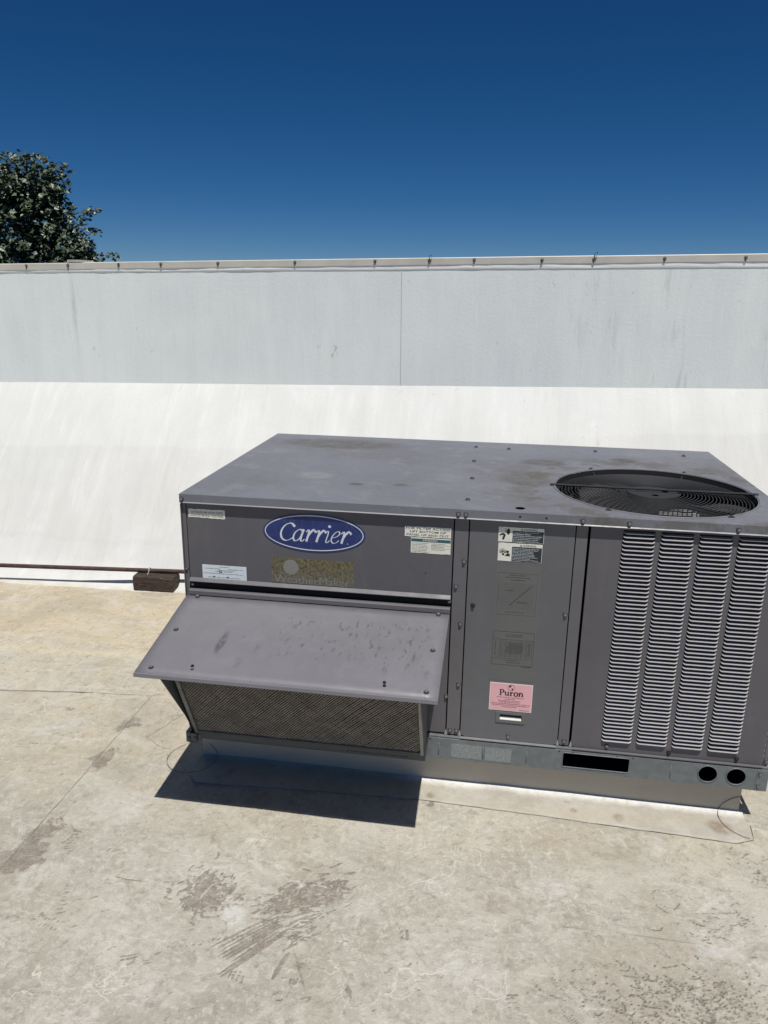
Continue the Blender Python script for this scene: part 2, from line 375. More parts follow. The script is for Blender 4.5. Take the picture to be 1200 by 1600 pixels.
def timber():
    n = N('weathered_timber'); c = n.map(scale=(1, 9, 9), co=n.warp(8, .02)); f = n.noise(12, 7, .75, co=c, dist=1.2); g = n.noise(60, 5, .7, co=n.map(scale=(.35, 2, 2)))
    k = n.mix(n.ramp(f, .35, .62), (.020, .013, .010), (.085, .058, .042)); k = n.mix(n.mul(n.ramp(g, .55, .68), .6), k, (.20, .165, .13))
    k = n.mix(n.ramp(f, .40, .34), k, (.010, .008, .007))
    n.set(Base_Color=k, Roughness=.85, Normal=n.bump(n.add(f, n.mul(g, .4)), .9, .012)); return n.m
M['timber'] = timber()
M['strap'] = flat('pale_strap', (.42, .41, .38), .6)
# stickers
def sticker(name, col, wear=(.3, .29, .26), amt=.35):
    n = N(name); f = n.noise(90, 5, .7); g = n.noise(16, 4)
    c = n.mix(n.mul(n.ramp(f, .55, .68), amt), col, wear); c = n.mix(n.mul(n.ramp(g, .45, .7), .25), c, tuple(v*.82 for v in col))
    n.set(Base_Color=c, Roughness=.55); return n.m
M['st_white'] = sticker('yellowed_white_sticker', (.80, .79, .69))
M['st_pale'] = sticker('pale_blue_white_sticker', (.70, .77, .80), (.45, .48, .5), .25)
M['st_black'] = sticker('faded_black_print', (.028, .030, .036), (.10, .10, .10), .3)
M['st_teal'] = sticker('teal_print', (.03, .105, .125), (.12, .2, .2), .3)
M['st_pink'] = sticker('pink_sticker', (.80, .45, .48), (.80, .58, .58), .2)
M['st_rim'] = sticker('pink_sticker_rim', (.85, .70, .68))
M['st_grey'] = sticker('sun_bleached_grey_sticker', (.135, .140, .132), (.15, .155, .145), .3)
M['st_line'] = flat('faint_grey_print', (.055, .055, .055), .7)
M['ink'] = flat('black_ink', (.02, .018, .02), .6)
M['ink_brown'] = flat('brown_ink', (.20, .07, .08), .6)
M['ink_maroon'] = flat('maroon_ink', (.045, .012, .018), .6)
def blue():
    n = N('cracked_blue_badge'); e = n.vor(28, 'DISTANCE_TO_EDGE', co=n.warp(25, .012)); m = n.ramp(n.noise(9, 3), .38, .6)
    c = n.mix(n.ramp(n.noise(8, 3), .3, .7), (.012, .026, .135), (.018, .036, .165))
    c = n.mix(n.mul(n.mul(n.ramp(e, .004, .02, 1, 0), m), .42), c, (.16, .21, .36))
    n.set(Base_Color=c, Roughness=.4); return n.m
M['blue'] = blue()
M['badge_white'] = sticker('badge_white', (.68, .72, .78), (.45, .5, .6), .25)
def gold():
    n = N('worn_gold_plate'); f = n.noise(420, 3, .7); f2 = n.noise(150, 4, .7); z = n.xyz()[2]
    c = n.mix(n.ramp(n.add(n.mul(f, .6), n.mul(f2, .4)), .42, .58), (.055, .048, .026), (.235, .205, .115))
    c = n.mix(n.ramp(z, .775, .715, 0, .55), c, n.mix(n.ramp(f, .4, .6), (.11, .105, .085), (.20, .195, .165)))
    n.set(Base_Color=c, Roughness=.6, Metallic=.1, Normal=n.bump(f, .3, .002)); return n.m
M['gold'] = gold()
M['worn_grey'] = sticker('worn_grey_print', (.24, .235, .21), (.12, .11, .08), .5)

# ------------------------------------------------------------------ lettering
def text_faces(mb, body, cx, cz, width, y, height=None, align='C', bold=0.0, mat=0, shear=0.0, d=None):
    """Blender's built-in font turned into faces on the plane y; width sets the scale"""
    cu = bpy.data.curves.new('t', 'FONT'); cu.body = body; cu.offset = bold*.3; cu.shear = shear; cu.resolution_u = 3
    ob = bpy.data.objects.new('t', cu); COL.objects.link(ob)
    dg = bpy.context.evaluated_depsgraph_get(); me = bpy.data.meshes.new_from_object(ob.evaluated_get(dg))
    bpy.data.objects.remove(ob); bpy.data.curves.remove(cu)
    P = [v.co.copy() for v in me.vertices]; F = [tuple(p.vertices) for p in me.polygons]; bpy.data.meshes.remove(me)
    if not P: return
    x0 = min(p.x for p in P); x1 = max(p.x for p in P); z0 = min(p.y for p in P); z1 = max(p.y for p in P)
    sx = width/(x1-x0); sz = height/(z1-z0) if height else sx
    mb.mat(mat).add([(cx+(p.x-(x0+x1)/2)*sx, y, cz+(p.y-(z0+z1)/2)*sz) for p in P], F)
def words(mb, x0, x1, z, h, y, mat=0, gap=.3, ragged=.15):
    """a line of print too small to read: short strokes grouped as words"""
    x = x0; end = x1-(x1-x0)*random.uniform(0, ragged)
    while x < end:
        w = random.randint(2, 7)
        for k in range(w):
            if x > end: break
            hh = h*random.choice((.6, .6, .8, 1.0)); ww = h*random.uniform(.28, .5)
            mb.mat(mat).add([(x, y, z), (x+ww, y, z), (x+ww, y, z+hh), (x, y, z+hh)], [(0,1,2,3)]); x += ww+h*.16
        x += h*gap*1.6
def qd(mb, x0, z0, x1, z1, y, mat): mb.mat(mat).add([(x0,y,z0),(x1,y,z0),(x1,y,z1),(x0,y,z1)], [(0,1,2,3)])
def nib(mb, pts, y, wmax, wmin, ang, mat=0, sub=8, taper=(1, 1)):
    """broad-nib pen stroke through a Catmull-Rom curve"""
    P = [Vector((p[0], p[1])) for p in pts]; Q = []
    E_ = [P[0]*2-P[1]]+P+[P[-1]*2-P[-2]]
    for i in range(1, len(E_)-2):
        for k in range(sub):
            t = k/sub; a, b, c, d = E_[i-1], E_[i], E_[i+1], E_[i+2]
            Q.append(.5*((2*b)+(c-a)*t+(2*a-5*b+4*c-d)*t*t+(3*b-a-3*c+d)*t**3))
    Q.append(P[-1]); L = []; R_ = []
    m = len(Q)
    for i, p in enumerate(Q):
        d = (Q[min(i+1, m-1)]-Q[max(i-1, 0)]).normalized(); th = math.atan2(d.y, d.x)
        t = i/(m-1); tp = taper[0]+(taper[1]-taper[0])*t
        w = (wmin+(wmax-wmin)*abs(math.sin(th-ang)))*.5*tp; nn = Vector((-d.y, d.x))
        L.append(p+nn*w); R_.append(p-nn*w)
    mb.mat(mat).add([(p.x, y, p.y) for p in L]+[(p.x, y, p.y) for p in R_], [(i, m+i, m+i+1, i+1) for i in range(m-1)])

# ------------------------------------------------------------------ roof deck and ground far below
def grid(name, xs, ys, zf, mat, parent=None, marks=None):
    nx, ny = len(xs), len(ys); X, Y = np.meshgrid(xs, ys); Z = zf(X, Y)
    co = np.stack([X, Y, Z], -1).reshape(-1, 3).astype(np.float32)
    i = (np.arange(ny-1)[:, None]*nx+np.arange(nx-1)[None, :]).reshape(-1)
    fc = np.stack([i, i+1, i+nx+1, i+nx], -1).astype(np.int32); nf = len(fc)
    me = bpy.data.meshes.new(name); me.vertices.add(len(co)); me.vertices.foreach_set('co', co.ravel())
    me.loops.add(nf*4); me.loops.foreach_set('vertex_index', fc.ravel()); me.polygons.add(nf)
    me.polygons.foreach_set('loop_start', np.arange(nf, dtype=np.int32)*4); me.update(calc_edges=True)
    me.polygons.foreach_set('use_smooth', np.ones(nf, bool)); me.materials.append(mat)
    if marks is not None:
        at = me.color_attributes.new('marks', 'FLOAT_COLOR', 'POINT')
        c = np.ones((len(co), 4), np.float32); c[:, :3] = marks.reshape(-1, 3); at.data.foreach_set('color', c.ravel())
    ob = bpy.data.objects.new(name, me); COL.objects.link(ob)
    if parent: par(ob, parent)
    return ob
def vnoise(X, Y, scale, seed):
    """smooth value noise for arrays"""
    r = np.random.default_rng(seed); T = r.random((128, 128)); x = X*scale+37.3; y = Y*scale+51.7
    xi = np.floor(x).astype(int); yi = np.floor(y).astype(int); fx = x-xi; fy = y-yi; fx = fx*fx*(3-2*fx); fy = fy*fy*(3-2*fy)
    g = lambda a, b: T[a % 128, b % 128]
    return (g(xi, yi)*(1-fx)+g(xi+1, yi)*fx)*(1-fy)+(g(xi, yi+1)*(1-fx)+g(xi+1, yi+1)*fx)*fy

gm = N('distant_ground'); gm.set(Base_Color=gm.mix(gm.ramp(gm.noise(.05, 5), .4, .6), (.05, .05, .048), (.06, .08, .035)), Roughness=.95)
tag(MB().add([(-2500,-2500,-5.2),(2500,-2500,-5.2),(2500,2500,-5.2),(-2500,2500,-5.2)], [(0,1,2,3)]).build('ground', gm.m), kind='structure')
bodym = flat('stucco', (.5, .48, .43), .9)
roof = tag(MB().box((-11, -9, -5.2), (11, 2.44, -.012)).build('roof', [bodym]), kind='structure')

class Marks:
    def __init__(s, xs, ys):
        s.xs, s.ys = xs, ys; s.A = np.zeros((len(ys), len(xs), 3), np.float32)
    def seg(s, p, q, w, ch, v=1.0, soft=.5):
        x0, x1 = min(p[0], q[0])-w*1.6, max(p[0], q[0])+w*1.6; y0, y1 = min(p[1], q[1])-w*1.6, max(p[1], q[1])+w*1.6
        i0, i1 = np.searchsorted(s.xs, (x0, x1)); j0, j1 = np.searchsorted(s.ys, (y0, y1))
        if i1 <= i0 or j1 <= j0: return
        X, Y = np.meshgrid(s.xs[i0:i1], s.ys[j0:j1]); dx, dy = q[0]-p[0], q[1]-p[1]; L = dx*dx+dy*dy+1e-12
        t = np.clip(((X-p[0])*dx+(Y-p[1])*dy)/L, 0, 1); d = np.hypot(X-p[0]-t*dx, Y-p[1]-t*dy)
        ww = w*(1-.55*np.abs(2*t-1)**2)
        k = np.clip((ww*(1+soft)-d)/(ww*2*soft+1e-9), 0, 1)*v
        a = s.A[j0:j1, i0:i1, ch]; np.maximum(a, k, out=a)
    def blob(s, c, r, ch, v=1.0, asp=1.0, seed=1, rag=1.0):
        X, Y = np.meshgrid(s.xs, s.ys)
        d = np.hypot((X-c[0])/r, (Y-c[1])/(r*asp)) + rag*(vnoise(X, Y, 22, seed)-.5)*.9+rag*(vnoise(X, Y, 70, seed+1)-.5)*.5
        a = s.A[:, :, ch]; np.maximum(a, np.clip((1.15-d)/.55, 0, 1)*v, out=a)
    def curl(s, c, L, ang, w, ch, v=1.0, bend=0.0, n=5):
        p = c; a = ang
        for i in range(n):
            q = (p[0]+L/n*math.cos(a), p[1]+L/n*math.sin(a)); s.seg(p, q, w, ch, v); p = q; a += bend/n
U = random.uniform
def paint_marks(m):
    m.blob((0.269, -0.571), .055, 0, .62, .9, 5); m.blob((0.564, -0.533), .085, 0, .5, .55, 6); m.blob((0.453, -0.707), .05, 0, .42, .8, 8); m.blob((0.599, -0.742), .06, 0, .35, .9, 9)
    m.blob((0.581, -0.856), .05, 0, .3, .6, 10); m.blob((-0.225, -0.489), .04, 0, .35, 1.6, 12); m.blob((1.500, -0.192), .10, 0, .25, .5, 13)
    A_ = lambda x: math.radians(x)
    # trodden mud: curly patch, zig-zag tread, long smear, ladder prints
    c = (0.269, -0.571)
    for k in range(150): m.curl((c[0]+random.gauss(0, .045), c[1]+random.gauss(0, .045)), U(.012, .035), U(0, 6.3), U(.002, .005), 0, U(.5, 1), U(-2.5, 2.5))
    a, b = (0.423, -0.615), (0.627, -0.486)
    for k in range(210):
        t = U(0, 1); p = (a[0]+(b[0]-a[0])*t+random.gauss(0, .018), a[1]+(b[1]-a[1])*t+random.gauss(0, .035))
        m.curl(p, U(.014, .038), A_(random.choice((8, 15, 50, 35, -10))+U(-9, 9)), U(.0022, .0052), 0, U(.4, 1), U(-.6, .6), 3)
    a, b = (0.509, -0.634), (0.365, -0.795)
    for k in range(9):
        o = (k-4)*.0085+U(-.002, .002); s0 = U(0, .15); s1 = U(.75, 1.0)
        d = Vector((b[0]-a[0], b[1]-a[1])); nn = Vector((-d.y, d.x)).normalized()
        m.seg((a[0]+d.x*s0+nn.x*o, a[1]+d.y*s0+nn.y*o), (a[0]+d.x*s1+nn.x*o*1.4, a[1]+d.y*s1+nn.y*o*1.4), U(.0025, .0055), 0, U(.6, .95))
    for k in range(60): m.curl((a[0]+random.gauss(.03, .03), a[1]+random.gauss(-.03, .03)), U(.015, .04), A_(U(10, 60)), U(.002, .004), 0, U(.3, .9), U(-1, 1), 3)
    for base, st, n, ln, an in (((0.233, -0.765), (.016, .004), 6, .010, 60), ((0.339, -0.726), (.015, .006), 5, .010, 55), ((0.419, -0.829), (.012, -.002), 4, .03, 84), ((-0.150, -0.723), (.012, -.003), 6, .010, 50),
                                ((-0.131, -0.753), (.012, -.003), 5, .009, 50), ((-0.126, -0.639), (.004, -.014), 6, .018, 10), ((0.134, -0.811), (.002, -.012), 3, .045, 12), ((-0.233, -0.405), (.002, -.013), 7, .022, 4), ((0.571, -0.822), (.008, .002), 5, .02, 80),
                                ((1.095, -0.761), (.002, -.012), 4, .03, 6), ((0.922, -0.292), (.012, .003), 4, .02, 75), ((0.823, -0.645), (.008, .001), 3, .045, 97)):
        for k in range(n):
            p = (base[0]+st[0]*k+U(-.002, .002), base[1]+st[1]*k+U(-.002, .002)); m.curl(p, ln*U(.7, 1.1), A_(an+U(-6, 6)), U(.0025, .004), 0, U(.5, .9), .3, 3)
    m.seg((0.546, -0.732), (0.528, -0.811), .008, 0, .7); m.seg((0.562, -0.729), (0.626, -0.848), .0025, 0, .6); m.seg((0.709, -0.799), (0.729, -0.834), .011, 0, .55)
    m.curl((-0.015, -0.558), .09, A_(-12), .0022, 0, .9, .4); m.curl((-0.240, -0.464), .05, A_(60), .003, 0, .9, .5); m.curl((-0.255, -0.378), .06, A_(-50), .003, 0, .8, .9)
    for k in range(120):
        p = random.choice(((-0.003, -0.721), (-0.137, -0.743), (0.258, -0.856), (0.631, -0.737), (0.551, -0.861), (0.661, -0.563), (-0.141, -0.474), (0.879, -0.770)))
        m.curl((p[0]+random.gauss(0, .06), p[1]+random.gauss(0, .05)), U(.006, .022), A_(U(0, 80)), U(.001, .0026), random.choice((0, 0, 2)), U(.3, .8), U(-1, 1), 3)
    # soft brown puddle stains beside the lap seam and by the curb corner
    for c, r, v, asp in (((-0.340, 0.193), .042, .85, 1.2), ((-0.330, -0.047), .045, .75, 1.8), ((-0.339, -0.522), .075, .62, 1.6), ((-0.318, -0.389), .05, .45, 1.6), ((-0.641, 0.273), .03, .45, .6), ((1.774, -0.027), .035, .7, .8), ((1.468, -0.086), .015, .6, 1), ((1.484, -0.046), .012, .5, 1), ((0.850, -0.085), .012, .8, 1), ((1.299, -0.078), .014, .5, 1), ((-0.761, 0.095), .03, .4, .5)):
        m.blob(c, r, 0, v, asp, int(abs(c[0]*1000)))
    # pale scuffs
    for c, r, v, asp in (((0.367, -0.636), .03, .8, .9), ((1.221, -0.397), .06, .35, .8), ((1.016, -0.710), .07, .45, .6), ((0.713, -0.554), .05, .35, .9), ((-0.166, -0.269), .09, .35, 1), ((1.650, -0.546), .05, .5, .5)):
        m.blob(c, r, 1, v, asp, int(abs(c[1]*1000)))
    # white vein lines wandering over the sheet
    def wander(p, a, n, st, w, v):
        for i in range(n):
            a += U(-.8, .8); q = (p[0]+st*math.cos(a), p[1]+st*math.sin(a)); m.seg(p, q, w*U(.5, 1.3), 1, v); p = q
            if U(0, 1) < .07 and n > 14: wander(p, a+U(.6, 1.3)*random.choice((-1, 1)), n//2, st, w*.8, v*.8)
    wander((0.806, -0.809), .1, 34, .011, .0026, .95); wander((0.825, -0.452), .25, 22, .011, .0022, .9); wander((0.354, -0.273), .1, 26, .010, .0017, .7)
    wander((0.647, -0.734), -.6, 24, .010, .0020, .8); wander((0.056, -0.794), 1.5, 24, .010, .0014, .6); wander((-0.022, -0.338), .9, 26, .01, .0015, .7)
    for k in range(60):
        p = random.choice(((0.837, -0.220), (0.754, -0.348), (-0.140, -0.231), (-0.435, 0.100), (1.035, -0.185), (0.817, -0.390))); wander((p[0]+random.gauss(0, .07), p[1]+random.gauss(0, .06)), U(0, 6.3), random.randint(6, 20), .009, U(.0009, .0016), U(.35, .75))
    for k in range(110):
        p = random.choice(((0.310, -0.503), (0.493, -0.545), (0.283, -0.581), (1.366, -0.510), (1.202, -0.752), (0.800, -0.540), (0.056, -0.944), (1.560, -0.364)))
        m.curl((p[0]+random.gauss(0, .08), p[1]+random.gauss(0, .06)), U(.015, .07), A_(U(0, 360)), U(.0012, .003), 1, U(.25, .7), U(-1.6, 1.6))
    for k in range(0): m.curl((1.383, -0.507), .12, A_(-120+k*7), .0045, 1, .4, .2)
    m.seg((1.704, -0.339), (1.618, -0.412), .008, 1, .5)
    # dark drops and curled hair lines of tar, lower right
    a = (1.508, -0.701)
    for k in range(560):
        p = (a[0]+random.gauss(.03, .13), a[1]+random.gauss(-.03, .06)); r = U(.0012, .0036)*(1 if U(0, 1) < .9 else 1.5)
        m.seg(p, (p[0]+U(0, .004), p[1]+U(-.003, .003)), r, 2, U(.5, 1))
    for k in range(110):
        p = (a[0]+random.gauss(.02, .13), a[1]+random.gauss(0, .07)); m.curl(p, U(.01, .045), A_(U(-60, 60)), U(.0008, .0022), 2, U(.35, .9), U(-2.8, 2.8), 7)
    for k in range(26):
        p = (a[0]+U(-.3, -.14), a[1]+U(-.14, .02)); m.curl(p, U(.05, .1), A_(-55+U(-8, 8)), U(.0008, .0014), 2, U(.3, .6), .5, 6)
    for k in range(24):
        p = (a[0]+U(-.05, .12), a[1]+U(-.05, .09)); m.curl(p, U(.06, .16), A_(-17+U(-5, 5)), U(.0007, .0014), 2, U(.3, .6), .1, 5)
    for p in ((1.803, -0.168), (1.822, -0.257), (1.713, -0.430), (1.616, -0.489)):
        for k in range(22): m.curl((p[0]+random.gauss(0, .03), p[1]+random.gauss(0, .022)), U(.006, .03), A_(U(-60, 60)), U(.0008, .0018), 2, U(.3, .8), U(-2, 2))
    # blurred boot mark, middle right
    c = (1.548, -0.377)
    for t in range(0, 300, 14): m.seg((c[0]+.045*math.cos(A_(t)), c[1]+.035*math.sin(A_(t))), (c[0]+.045*math.cos(A_(t+14)), c[1]+.035*math.sin(A_(t+14))), .0012, 2, U(.3, .6))
    m.curl((1.508, -0.408), .035, A_(-50), .0022, 2, .7, .3); m.curl((1.575, -0.389), .035, A_(-120), .0022, 2, .7, -.3); m.seg((1.748, -0.395), (1.599, -0.422), .0035, 0, .5); m.seg((1.248, -0.530), (1.656, -0.524), .0016, 2, .35)
    m.seg((0.965, -0.365), (1.386, -0.485), .0012, 2, .3)
    return m.A

def relief(X, Y):
    return (vnoise(X, Y, 2.2, 3)-.5)*.008+(vnoise(X, Y, 9, 4)-.5)*.0025
xs = np.concatenate([np.arange(-.36, 2.15, .0042), np.linspace(2.16, 3.2, 50)]); ys = np.concatenate([np.arange(-1.18, -.05, .0038), np.arange(-.045, 1.55, .012)])
mk = Marks(xs, ys); marks = paint_marks(mk)
X, Y = np.meshgrid(xs, ys)
# chalky white run-off at the curb's foot; colour left darker in the hood's shadow
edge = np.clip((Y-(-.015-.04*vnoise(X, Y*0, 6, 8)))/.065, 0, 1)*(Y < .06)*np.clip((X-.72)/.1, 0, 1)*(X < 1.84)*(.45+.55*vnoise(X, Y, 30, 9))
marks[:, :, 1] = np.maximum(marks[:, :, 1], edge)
# brown line where the run of dust stops beyond the lap
lap = lambda X, Y: relief(X, Y)+.0035*(X > -.352)
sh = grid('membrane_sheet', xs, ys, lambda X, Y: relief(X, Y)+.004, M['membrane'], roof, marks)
sh['label'] = 'main grey beige roof membrane under and before the unit, smeared with mud'
xs2 = np.arange(-3.0, -.33, .011); ys2 = np.arange(-1.6, 1.56, .011); mk2 = Marks(xs2, ys2); random.seed(3)
for c, r, v, asp in (((-0.330, -0.047), .05, .6, 1.8), ((-0.340, 0.193), .045, .7, 1.2), ((-0.339, -0.522), .07, .6, 1.6), ((-0.641, 0.273), .035, .5, .6), ((-0.761, 0.095), .03, .55, .4)): mk2.blob(c, r, 0, v, asp, int(abs(c[0]*1000)))
for k in range(60): mk2.curl((U(-1.6, -.4), U(-.2, 1.2)), U(.05, .25), U(-.25, .25), U(.004, .008), random.choice((1, 1, 0)), U(.15, .5), U(-.5, .5))
grid('membrane_sheet', xs2, ys2, lambda X, Y: relief(X, Y)-.002+.004*(Y > .40), M['membrane'], roof, mk2.A)
for a, b in (((-11, -9), (11, -1.17)), ((3.19, -1.17), (11, 1.6)), ((-11, -1.17), (-2.99, 1.6))):
    MB().add([(a[0], a[1], -.003), (b[0], a[1], -.003), (b[0], b[1], -.003), (a[0], b[1], -.003)], [(0,1,2,3)]).build('membrane_sheet', M['membrane'], roof)
# lap seams: thin beads of sealant
seamm = flat('grey_sealant', (.26, .24, .20), .8, 0, .4, 14)
def bead(pts, r=.0022, mat=None, z=.006):
    P = []
    for (x0, y0), (x1, y1) in zip(pts, pts[1:]):
        k = max(2, int(math.hypot(x1-x0, y1-y0)/.03))
        P += [(x0+(x1-x0)*i/k+random.gauss(0, .0012), y0+(y1-y0)*i/k+random.gauss(0, .0012)) for i in range(k)]
    P.append(pts[-1]); Q = []
    for x, y in P:
        X_ = np.array([[x]]); Y_ = np.array([[y]]); Q.append((x, y, float(relief(X_, Y_)[0, 0])+z))
    return MB().tube(Q, r, 5).build('lap_seam', mat or seamm, roof, smooth=True)
bead([(-.356, -1.17), (-.352, -.18), (-.358, .40), (-.33, .425)], .0012, z=.0045)
bead([(-2.9, .33), (-1.0, .35), (-.6, .40), (-.36, .41), (-.30, .44), (-.16, .43)], .0013, z=.002)
bead([(-.15, .35), (-.24, .12), (-.17, .07), (-.12, .06)], .0009, z=.0045)
# flashing apron round the unit's curb: its own thin sheet
def apron():
    front = [(.015, -.080), (.040, -.115), (.40, -.092), (.81, -.070), (1.319, -.091), (1.60, -.102), (1.80, -.112), (1.86, -.085)]
    mb = MB(); n = 140; rows = []
    for i in range(n+1):
        x = .015+(1.86-.015)*i/n
        for (x0, y0), (x1, y1) in zip(front, front[1:]):
            if x0 <= x <= x1+1e-9: yf = y0+(y1-y0)*(x-x0)/(x1-x0)
        row = []
        for k in range(13):
            t = k/12; y = yf+(.047-yf)*t
            z = float(relief(np.array([[x]]), np.array([[y]]))[0, 0])+.0062+(.008*max(0, (t-.78)/.22)**2.2)*(1 if .0 < x < 1.86 else 0)
            if k == 0: row.append((x, y-.0004, z-.004))
            row.append((x, y, z))
        rows.append(row)
    vs = [p for r in rows for p in r]; m = len(rows[0])
    mb.add(vs, [(i*m+j, (i+1)*m+j, (i+1)*m+j+1, i*m+j+1) for i in range(n) for j in range(m-1)])
    return mb
apm = N('apron_membrane'); o_ = apm.xyz(); f1 = apm.noise(9, 6, .7, co=apm.warp(9, .05)); f2 = apm.noise(40, 5, .7); f3 = apm.noise(3, 4, .6, co=apm.map(scale=(.7, 3, 1)))
c_ = apm.mix(apm.ramp(f1, .35, .65), (.40, .37, .31), (.49, .465, .40))
c_ = apm.mix(apm.mul(apm.ramp(f3, .48, .66), .35), c_, (.50, .43, .31))
c_ = apm.mix(apm.mul(apm.ramp(f1, .58, .72), .6), c_, (.29, .24, .19))
c_ = apm.mix(apm.mul(apm.ramp(f2, .5, .7), .5), c_, (.54, .51, .44))
c_ = apm.mix(apm.mul(apm.ramp(apm.add(o_[1], apm.mul(f1, .05)), .028, .068), apm.mul(apm.ramp(f2, .3, .6, .6, 1), apm.ramp(o_[0], .70, .82))), c_, (.76, .75, .71))  # white band masked out of the hood's shadow, so colour keeps it dark
for p, r in (((1.785, -.03), .05), ((.86, -.03), .02), ((1.33, -.03), .02), ((1.47, -.04), .025)):
    c_ = apm.mix(apm.mul(apm.ramp(apm.dist((*p, 0), co=apm.warp(18, .03), sc=(1, 1, 0)), r*.3, r, 1, 0), apm.ramp(f2, .35, .6, .3, .8)), c_, (.24, .18, .125))
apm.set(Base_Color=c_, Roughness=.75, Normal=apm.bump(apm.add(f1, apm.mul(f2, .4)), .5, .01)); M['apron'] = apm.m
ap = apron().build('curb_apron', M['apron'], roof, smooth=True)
ap['label'] = 'pale flashing strip lying along the foot of the curb'
bead([(.013, -.080), (.038, -.117), (.40, -.094), (.81, -.072), (1.319, -.093), (1.60, -.104), (1.80, -.114), (1.86, -.087), (1.868, -.02)], .0008, z=.0070)
# round corner patches: ring edges that climb the curb
def ring(cx, cy, r, a0, a1, climb=None):
    P = []
    for i in range(41):
        t = math.radians(a0+(a1-a0)*i/40); x, y = cx+r*math.cos(t), cy+r*math.sin(t)
        if y > .043 and x > .012 and x < 1.8485: P.append((x, .043, .012+(y-.043)*1.0))
        else: P.append((x, y, .010+float(relief(np.array([[x]]), np.array([[y]]))[0, 0])))
    MB().tube(P, .0010, 5).build('lap_seam', flat('dark_patch_edge', (.22, .20, .17), .8), roof, smooth=True)
ring(-.018, .02, .09, 128, 410); ring(1.872, .005, .095, 90, 255)

# ------------------------------------------------------------------ parapet wall
ztop = lambda x: 1.812+.0206*x
zc = lambda x: 1.066+.0228*x
pw = empty('parapet_wall', (0, 2.6, 0), 'white painted parapet wall with a sloping coated base behind the rooftop unit', 'wall')
def strip_rows(x0, x1, n, prof):
    rows = []
    for i in range(n+1):
        x = x0+(x1-x0)*i/n; rows.append(prof(x))
    m = len(rows[0]); return [p for r in rows for p in r], [(i*m+j, (i+1)*m+j, (i+1)*m+j+1, i*m+j+1) for i in range(n) for j in range(m-1)]
mb = MB(); vs, fs = strip_rows(-11, 11, 40, lambda x: [(x, 2.452, 0), (x, 2.452, ztop(x)-.012), (x, 2.66, ztop(x)-.012), (x, 2.66, -5.2)])
mb.add(vs, fs); mb.build('wall_face', M['wall'], pw)
def cant(x):
    P = []; k = .035*(min(max(x, -3), 3)+1.77); k = k if x < -.9 else .03+.0*x
    prof = [(1.432+k, -.006), (1.465+k, .003), (1.555, .008), (1.60, .040), (1.655, .098), (1.72, .17)]
    for t in range(1, 15): prof.append((1.72+(2.452-1.72)*t/14, .17+(zc(x)-.17)*t/14))
    for y, z in prof:
        d = (mnoise.noise(Vector((x*1.6, y*1.6, 3)))*.016+mnoise.noise(Vector((x*5, y*5, 7)))*.003)*(1 if y < 2.4 else .25)
        P.append((x, y, z+d*(1 if y > 1.6 else .2)))
    return P
mb = MB(); vs, fs = strip_rows(-11, 11, 440, cant); mb.add(vs, fs); mb.build('sloping_base', M['cant'], pw, smooth=True)
# vertical joint and the horizontal edge of the top strip
def edge_strip(x):
    P = []; zt = ztop(x)-.034; zb = ztop(x)-.064-.004*x
    for k, (dz, dy) in enumerate(((0, .0022), (.25, .0030), (.6, .0042), (.85, .0034), (1, .0022), (1.0, .0))):
        w = mnoise.noise(Vector((x*4.5, k*.25, 1)))*.003+mnoise.noise(Vector((x*13, k*.3, 5)))*.0018
        P.append((x, 2.452-max(.0006, dy+w*(1 if 0 < k < 4 else .3)) if dy else 2.4515, zt+(zb-zt)*dz+mnoise.noise(Vector((x*2, 0, 9)))*.0015*(k > 2)))
    return P
mb = MB(); vs, fs = strip_rows(-11, 11, 900, edge_strip); mb.add(vs, fs); mb.build('edge_strip', M['strip'], pw, smooth=True)
MB().rod((.383, 2.4515, 1.745), (.389, 2.4515, 1.078), .0016, 5).build('wall_joint', flat('joint_line', (.42, .43, .43), .8), pw)
joints = [-11, -6.4, -4.05, -1.741, .546, 1.484, 3.77, 6.2, 11]
copm = M['coping']
for a, b in zip(joints, joints[1:]):
    mb = MB(); a += .0015; b -= .0015; n = 12; lift = U(-.0015, .0015)
    pf = lambda x: [(x, 2.4512, ztop(x)-.040+lift), (x, 2.4452, ztop(x)-.038+lift), (x, 2.442, ztop(x)-.003+lift), (x, 2.4445, ztop(x)+.001+lift), (x, 2.68, ztop(x)+.006+lift), (x, 2.683, ztop(x)-.06)]
    vs, fs = strip_rows(a, b, n, pf); mb.add(vs, fs); mb.build('coping_section', copm, pw)

# screws: washer + hex head, axis -y; one shared mesh per finish
def screw_mesh(head, washer, name):
    mb = MB()
    def disc(r0, r1, y0, y1, n, m, rot=0):
        mb.mat(m); v = [(r0*math.cos(2*math.pi*i/n+rot), y0, r0*math.sin(2*math.pi*i/n+rot)) for i in range(n)]+[(r1*math.cos(2*math.pi*i/n+rot), y1, r1*math.sin(2*math.pi*i/n+rot)) for i in range(n)]
        mb.add(v, [(i, (i+1) % n, n+(i+1) % n, n+i) for i in range(n)]+[tuple(range(2*n-1, n-1, -1))])
    disc(.0078, .0068, 0, -.0018, 14, 1); disc(.0052, .0052, -.0018, -.0058, 6, 0, .2); disc(.0052, .0034, -.0058, -.0066, 6, 0, .2)
    ob = mb.build(name, [head, washer]); me = ob.data; bpy.data.objects.remove(ob); return me
SM = {'steel': screw_mesh(M['screw'], M['washer'], 'screw'), 'grey': screw_mesh(M['post'], M['washer'], 'screw'), 'rust': screw_mesh(M['rust'], M['rust'], 'screw')}
